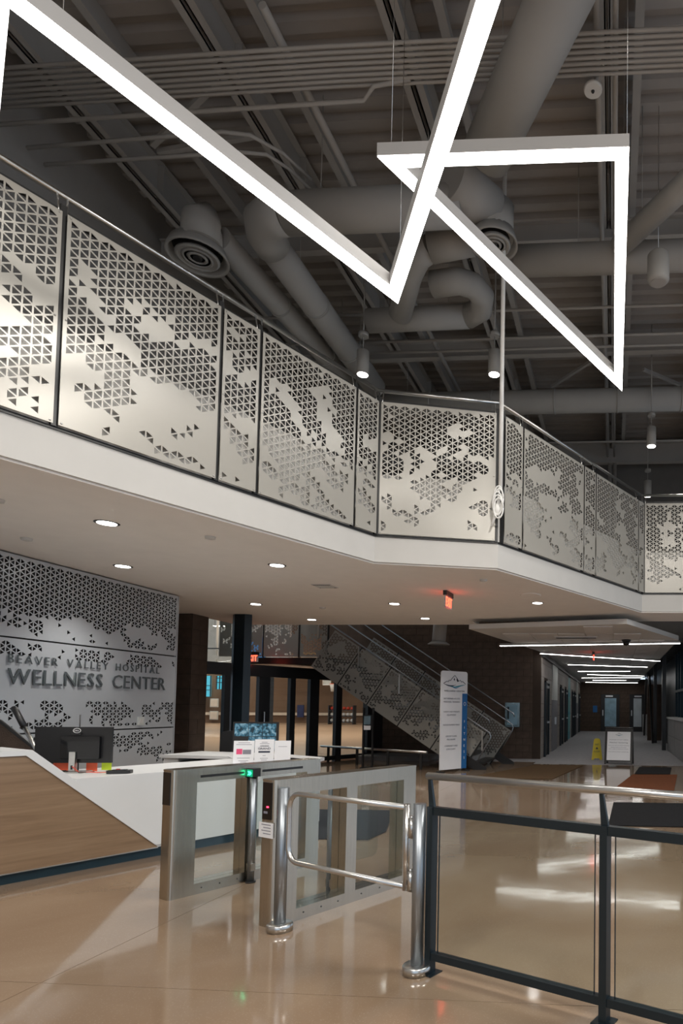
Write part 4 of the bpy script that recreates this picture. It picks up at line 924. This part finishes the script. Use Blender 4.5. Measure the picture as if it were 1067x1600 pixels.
cond([F@Vector((.02, -.06, .06)), F@Vector((.12, -.12, .01)), F@Vector((.2, -.1, .012)), F@Vector((.3, -.14, .01)), F@Vector((.4, -.12, .012))], .004, 'thin cable trailing from monitor foot to card terminal', 'desk cables', 'cable', 'red')
cond([F@Vector((-.2, .05, .12)), F@Vector((-.22, .0, .04)), F@Vector((-.05, -.1, .01)), F@Vector((.15, -.13, .01)), F@Vector((.22, -.06, .01))], .005, 'black cable looping around the monitor foot', 'desk cables', 'cable', 'black')
# items at the left end: walking pole and sloping panel
gp = Fd@Vector((.36, .95, 0))
t = thing('grab_pole', 'grey pole with bent black foam grip rising behind the desk', 'pole', (gp.x, gp.y, .3))
def at_depth(px_, py_, Y): d = FW+RT*(px_-PX)/FPX+UP*(PY-py_)/FPX; return Vector((0, 0, EYE))+d*(Y/d.y)
a, b_, c_ = Vector((-5.55, 5.75, .84)), Vector((-5.86, 5.80, 1.26)), Vector((-5.98, 5.82, 1.42))
MB().tube([a, b_], .018, 8).build('shaft', 'rail', t); MB().tube([b_, b_.lerp(c_, .7), c_, c_+Vector((-.04, .02, .02))], .028, 8).build('grip', 'black', t)
t = thing('sloping_screen', 'dark brown sloping panel with black edge behind the desk end', 'partition', (-6.2, 5.9, 0))
Fq = frame((-6.9, 6.05), 95); pr = [(0, 0), (1.5, 0), (1.35, .75), (1.0, 1.02), (.55, 1.30), (0, 1.42)]
MB().prism(pr, 0, .04, Fq@TZ).build('panel', 'block', t); MB().tube([Fq@Vector((x, .02, z)) for x, z in pr[2:]], .022, 8).build('edge', 'black', t)
# ---------------------------------------------------------------- turnstiles
def turnstile(x, y, label, side):
    """near lane corner at (x, y); local x along the lane (26 deg), local y to the left"""
    T = frame((x, y), 26); t = thing('turnstile', label, 'turnstile', (x, y, 0), 'stainless optical turnstiles'); Wd, L, Hh = .16, 1.33, .99
    def leg(x0, x1, nm_='leg', r0=.006, r1=.006): MB().prism(rrect(x0, x1, 0, Wd, max(r0, .005)), 0, Hh-.11, T, True).build(nm_, 'steel', t)
    near = [(.04, Wd-.01)]
    poly = arc(.035, .035, .035, 180, 270, 6)+[(.185, 0), (.185, Wd)]+arc(.035, Wd-.035, .035, 90, 180, 6)
    MB().prism(poly, 0, Hh-.012, T).build('near_leg', 'steel', t)
    MB().box(.60, .70, .0, Wd, .0, Hh-.11, T).build('middle_leg', 'steel', t)
    MB().box(1.19, L, .0, Wd, 0, Hh-.11, T).build('far_leg', 'steel', t)
    MB().box(.185, L, .0, Wd, Hh-.11, Hh-.012, T).build('top_beam', 'steel', t)
    poly2 = arc(.035, .035, .037, 180, 270, 6)+[(L, -.002), (L, Wd+.002)]+arc(.035, Wd-.035, .037, 90, 180, 6)
    MB().prism(poly2, Hh-.012, Hh, T).build('lid', 'steel', t)
    for a, c_ in ((.21, .57), (.74, 1.14)) if side > 0 else (): MB().box(a, c_, -.003, .0, Hh-.075, Hh-.055, T).build('light_slot', 'black', t)
    for a, c_ in ((.185, .60), (.70, 1.19)):
        MB().box(a, c_, .0, Wd, 0, .085, T).build('bottom_bar', 'steel', t); MB().box(a, c_, Wd/2-.005, Wd/2+.005, .085, Hh-.11, T).build('glass_pane', 'glass', t)
        for u in (a+.06, (a+c_)/2, c_-.06): MB().lathe(T@Vector((u, -.001, .045)), [(.006, 0), (.004, .002)], 8, T.to_3x3()@Vector((0, -1, 0))).build('screw', 'darksteel', t)
    MB().box(-.004, .01, .032, Wd-.03, .72, Hh-.02, T).build('reader_glass', 'blackgloss', t)
    for s_, yy in (((.63), -.045 if side > 0 else Wd+.045),):
        MB().tube([T@Vector((s_, yy, .0)), T@Vector((s_, yy, Hh-.1))], .028, 16).build('pivot_column', 'poststeel', t)
        MB().lathe(T@Vector((s_, yy, 0)), [(.04, 0), (.04, .012)], 16).build('pivot_foot', 'black', t)
        MB().prism(rrect(s_-.035, s_+.035, yy-.05, yy+.05, .01), Hh-.10, Hh-.03, T).build('display_head', 'black', t)
        MB().box(s_-.02, s_+.02, yy-.03, yy+.03, .1, .16, T).build('pivot_clamp', 'steel', t)
    return t, T
t1, T1 = turnstile(-3.36, 4.55, 'left stainless turnstile in front of the white desk, green arrow display', 1)
F = T1@Matrix.Translation((.63-.037, -.045, .885))@Matrix.Rotation(R(-90), 4, 'Z')
MB().box(-.04, .04, -.0, .004, .005, .065, F).build('display_face', 'greendim', t1)
for s_ in (-.016, .006):
    MB().tube([F@Vector((s_, -.004, .05)), F@Vector((s_+.016, -.004, .035)), F@Vector((s_, -.004, .02))], .003, 5).build('arrow', 'green', t1)
t2_, T2 = turnstile(-2.27, 4.06, 'right stainless turnstile by the swing gate with red reader light', -1)
MB().box(-.007, -.004, .06, .08, .80, .81, T2).build('reader_light', 'redled', t2_); MB().box(-.007, -.004, .07, .11, .76, .775, T2).build('reader_label', 'greyink', t2_)
o = MB().box(-.012, -.005, .0, .15, .60, .70, T2).build('taped_note', 'paper', org=(-2.27, 4.06, .6)); tag(o, 'small white note taped below the reader of the right turnstile', 'note')
for k in range(4): MB().box(-.0135, -.012, .02, .12-.02*(k % 2), .685-k*.02, .69-k*.02, T2).build('text_line', 'greyink', o)
# glass wing between the turnstiles
for T, yy, tt in ((T1, -.045, t1), (T2, .205, t2_)): MB().prism(rrect(.66, 1.1, .25, .85, .05), yy-.005, yy+.005, T@TZ).build('glass_wing', 'glass', tt)
# ---------------------------------------------------------------- swing gate
GA = Vector((-2.20, 4.04, 0)); GB = Vector((-1.09, 3.48, 0)); gd = (GB-GA).normalized(); gl = (GB-GA).length
t = thing('gate_post', 'round steel post with flange beside the right turnstile', 'post', tuple(GA), 'steel gate posts')
def post(t, P): MB().tube([P+Vector((0, 0, .02)), P+Vector((0, 0, .945))], .036, 24).build('tube', 'poststeel', t); MB().lathe(P, [(.08, 0), (.082, .045), (.074, .052), (.036, .052)], 28).build('flange', 'rail', t)
post(t, GA)
t = thing('swing_gate', 'stainless swing gate with rounded loop frame and two hinges on a post', 'gate', tuple(GB)); post(t, GB)
def G(s, z, o=0): return GA+gd*s+Vector((0, 0, z))+Vector((gd.y, -gd.x, 0))*o
zt_, zb, s0, s1, rr = .915, .465, .065, gl-.10, .10
pts = [G(s1, zt_)]
for a in range(0, 91, 15): pts.append(G(s0+rr-rr*math.sin(R(a)), zt_-rr+rr*math.cos(R(a))))
for a in range(0, 91, 15): pts.append(G(s0+rr-rr*math.cos(R(a)), zb+rr-rr*math.sin(R(a))))
pts.append(G(s1, zb))
MB().tube(pts, .017, 12).build('loop_frame', 'rail', t); MB().tube([G(s1, zb-.02), G(s1, zt_+.02)], .019, 12).build('hinge_tube', 'rail', t)
for z in (.80, .50):
    MB().tube([G(gl-.062, z-.055), G(gl-.062, z+.055)], .018, 14).build('hinge_barrel', 'rail', t); MB().tube([G(gl-.062, z+.055), G(gl-.062, z+.07)], .012, 10).build('hinge_cap', 'rail', t)
    m = MB(); m.beam(G(s1, z+.02), G(gl-.062, z+.02), .02, .03); m.beam(G(s1, z-.03), G(gl-.062, z-.03), .02, .02); m.beam(G(gl-.062, z), G(gl-.03, z), .012, .12); m.build('hinge_bracket', 'rail', t)
# ---------------------------------------------------------------- glass barrier at right
FA = Vector((-1.02, 3.49, 0)); FD = dirv(115); fnn = Vector((-FD.y, FD.x, 0))
t = thing('glass_barrier', 'black framed glass barrier with stainless top rail in the right foreground', 'railing', tuple(FA))
sp = 1.09
Ffn = Matrix((FD, fnn, Vector((0, 0, 1)))).transposed().to_4x4(); Ffn.translation = FA
for k in range(3):
    s = k*sp; MB().box(s-.02, s+.02, -.025, .025, 0, .93, Ffn).build('post', 'navy', t)
    MB().prism([(s-.02, .92), (s+.02, .92), (s-.012, 1.085), (s-.032, 1.085)], -.008, .008, Ffn@TZ).build('rail_bracket', 'navy', t); MB().box(s-.05, s+.05, -.05, .05, 0, .006, Ffn).build('foot_plate', 'navy', t)
for k in range(2):
    a, c_ = k*sp+.02, (k+1)*sp-.02
    MB().box(a, c_, -.02, .02, .885, .93, Ffn).build('upper_rail', 'navy', t); MB().box(a, c_, -.02, .02, .08, .12, Ffn).build('lower_rail', 'navy', t)
    MB().box(a+.035, c_-.035, -.004, .004, .12, .885, Ffn).build('glass_pane', 'glass', t)
    for u in (a+.033, c_-.036): MB().box(u, u+.003, -.0045, .0045, .12, .885, Ffn).build('glass_edge', 'navy', t)
MB().tube([Ffn@Vector((-.04, 0, 1.10)), Ffn@Vector((2.3, 0, 1.10))], .021, 14).build('top_rail', 'rail', t)
# ---------------------------------------------------------------- floor mats
def mt(poly, m, label): o = MB().prism(poly, .0065, .014).build('floor_mat', m, org=(poly[0][0], poly[0][1], 0)); tag(o, label, 'mat', 'entrance mats')
mt([(-3.1, 12.7), (-1.25, 12.9), (-.75, 16.05), (-1.95, 16.0)], 'matbrown', 'wide dull brown floor mat leading to the stair')
mt([(.0, 11.3), (1.12, 11.45), (1.45, 14.1), (.45, 14.0)], 'matrust', 'rust brown floor mat in front of the corridor')
mt([(.5, 14.15), (1.3, 14.2), (1.48, 15.8), (.68, 15.8)], 'matblack', 'small black floor mat beyond the rust brown one')
mt([(-.05, 7.93), (1.6, 7.95), (1.75, 9.9), (.02, 9.85)], 'matblack', 'black floor mat behind the glass barrier')
mt([(-3.5, 6.76), (-2.71, 6.8), (-2.68, 7.26), (-3.1, 8.70), (-4.2, 8.65)], 'matblack', 'black floor mat seen through the right turnstile')
# ---------------------------------------------------------------- banner, a-frame, wet floor sign
bl, br = Vector((-3.87, 13.75, 0)), Vector((-3.42, 14.38, 0)); bd = (br-bl); wd = bd.length; ang = math.degrees(math.atan2(bd.x, bd.y))
t = thing('banner_stand', 'tall white fabric banner with mountain logo and blue side stripe', 'banner', tuple(bl)); F = frame(bl, ang)
pb = [(0, .06), (wd, .06)]+[(wd-.06+.06*math.cos(R(a)), 2.25+.06*math.sin(R(a))) for a in range(0, 91, 15)]+[(.06-.06*math.sin(R(a)), 2.25+.06*math.cos(R(a))) for a in range(0, 91, 15)]
fabric = MB().prism(pb, .0, .03, F@TZ).build('fabric', 'paper', t); MB().prism([(wd*.80, .06), (wd, .06), (wd+.0005, 1.80), (wd*.80, 1.80)], -.002, .0, F@TZ).build('blue_stripe', 'blue', t)
for u in (.02, wd-.02): MB().box(u-.012, u+.012, -.14, .14, 0, .03, F).box(u-.01, u+.01, .0, .02, .03, .08, F).build('foot', 'darksteel', t)
def logo(t, F, cx, cz, s, y=-.003):
    pk = [(-1, 0), (-.72, .27), (-.6, .2), (-.5, .42), (-.40, .33), (-.2, .72), (.0, 1.0), (.2, .66), (.36, .32), (.5, .46), (.6, .25), (.72, .33), (1, 0)]
    MB().tube([F@Vector((cx+a*s, y, cz+c_*s*.6)) for a, c_ in pk], .006*s/.27, 5).build('mountain_outline', 'ink', t)
    MB().prism([(cx+a*s, cz+c_*s*.6) for a, c_ in ((.36, .32), (.2, .62), (.14, .5), (.2, .4), (.22, .22))], y, y+.002, F@TZ).build('mountain_shade', 'ink', t)
    MB().prism([(cx+a*s, cz+c_*s*.6) for a, c_ in ((-.1, .5), (-.04, .7), (.02, .5), (-.02, .35))], y, y+.002, F@TZ).build('mountain_shade', 'ink', t)
    for dz, mm, x0, x1, th in ((-.02, 'ink', -1, .15, .14), (-.16, 'teal', -.7, .6, .12), (-.06, 'teal', .0, 1, .12), (-.3, 'blue', -.3, .4, .08)):
        top, bot = [], []
        for i in range(9):
            u = i/8; xx = x0+(x1-x0)*u; cv = dz-.22*math.sin(u*2.6)*(1 if x0 < 0 else -.3)*.8
            if x0 >= 0: cv = dz-.26*(1-u)**1.3
            top.append((cx+xx*s, cz+(cv)*s*.6)); bot.append((cx+xx*s, cz+(cv-th*math.sin(u*3.14))*s*.6-.0005))
        MB().prism(bot+top[::-1], y, y+.002, F@TZ).build('wave', mm, t)
logo(fabric, F, wd*.5, 2.02, wd*.42)
text_on(fabric, 'WELLNESS CENTER', 'ink', F@Matrix.Translation((0, -.001, 0)), wd*.5, 1.835, .035, wd*.78, align='c')
for z, lns in ((1.66, ('24/7 MEMBER ACCESS', 'PERSONAL TRAINING')), (1.36, ('CARDIO AND WEIGHTS', 'EQUIPMENT')), (1.06, ('INDOOR RUNNING TRACK',)), (.80, ('GROUP CLASS', 'PROGRAMS')), (.58, ('COMMUNITY AND', 'GYM COURT'))):
    for i, s in enumerate(lns): text_on(fabric, s, 'greyink', F@Matrix.Translation((0, -.001, 0)), wd*.40, z-i*.075, .035, wd*min(.62, .036*len(s)+.02), align='c')
for i, ch in enumerate('FITNESS'): text_on(t, ch, 'whiteink', F@Matrix.Translation((0, -.003, 0)), wd*.90, 1.12-i*.14, .055, align='c')
MB().tube([F@Vector((wd*.9+.03*math.cos(a/12*6.283), -.004, 1.56+.04*math.sin(a/12*6.283))) for a in range(13)], .004, 5).build('round_mark', 'whiteink', t)
# a-frame sign
ax, ay = -.22, 16.45
t = thing('sandwich_board', 'black framed standing sign with a white printed notice in the corridor mouth', 'sandwich board', (ax, ay, 0)); F0 = frame((ax, ay), 98); 
FL = F0@Matrix.Rotation(R(-12), 4, 'X'); wd = .74
MB().prism([(0, 0), (.05, 0), (.05, .09), (wd-.05, .09), (wd-.05, 0), (wd, 0), (wd, .98), (wd-.1, 1.0), (wd-.22, 1.0), (wd-.24, .96), (.24, .96), (.22, 1.0), (.1, 1.0), (0, .98)], 0, .03, FL@TZ).build('front_board', 'black', t)
FB = F0@Matrix.Translation((0, .43, 0))@Matrix.Rotation(R(12), 4, 'X'); MB().prism([(0, 0), (.05, 0), (.05, .09), (wd-.05, .09), (wd-.05, 0), (wd, 0), (wd, 1.0), (0, 1.0)], -.03, 0, FB@TZ).build('back_board', 'black', t)
poster = MB().box(.06, wd-.06, -.004, 0, .12, .88, FL).build('poster', 'paper', t)
logo(poster, FL, wd/2, .80, .09, -.008)
for z, h, tx, mm, ww in ((.655, .022, 'PLEASE STOP HERE', 'greyink', .5), (.575, .03, 'Member Screening', 'ink', .48), (.505, .02, 'Have you had any of the following', 'greyink', .55), (.455, .02, 'symptoms in the past', 'greyink', .42), (.41, .02, 'fever, cough or shortness of breath', 'greyink', .52), (.335, .02, 'If yes please return another day', 'greyink', .54)):
    text_on(poster, tx, mm, FL@Matrix.Translation((0, -.004, 0)), wd/2, z, h, ww, align='c')
# wet floor sign
t = thing('wet_floor_sign', 'yellow folding wet floor caution sign by the corridor door', 'caution sign', (-.45, 17.9, 0)); F0 = frame((-.6, 17.8), 92)
for sg, nm_ in ((-1, 'front_leaf'), (1, 'back_leaf')):
    Fy = F0@Matrix.Translation((0, .12+sg*.12, 0))@Matrix.Rotation(R(-sg*-10 if sg > 0 else -10), 4, 'X')
    MB().prism([(0, 0), (.06, 0), (.08, .05), (.22, .05), (.24, 0), (.30, 0), (.24, .58), (.2, .62), (.1, .62), (.06, .58)], -.01, .01, Fy@TZ).build(nm_, 'yellow', t)
    if sg < 0:
        Fl = Fy@Matrix.Translation((0, -.012, 0)); text_on(t, 'WET', 'ink', Fl, .15, .42, .05, .12, align='c'); text_on(t, 'FLOOR', 'ink', Fl, .15, .22, .05, .17, align='c'); MB().prism([(.11, .31), (.19, .31), (.15, .38)], -.003, 0, Fl@TZ).build('warning_triangle', 'ink', t)
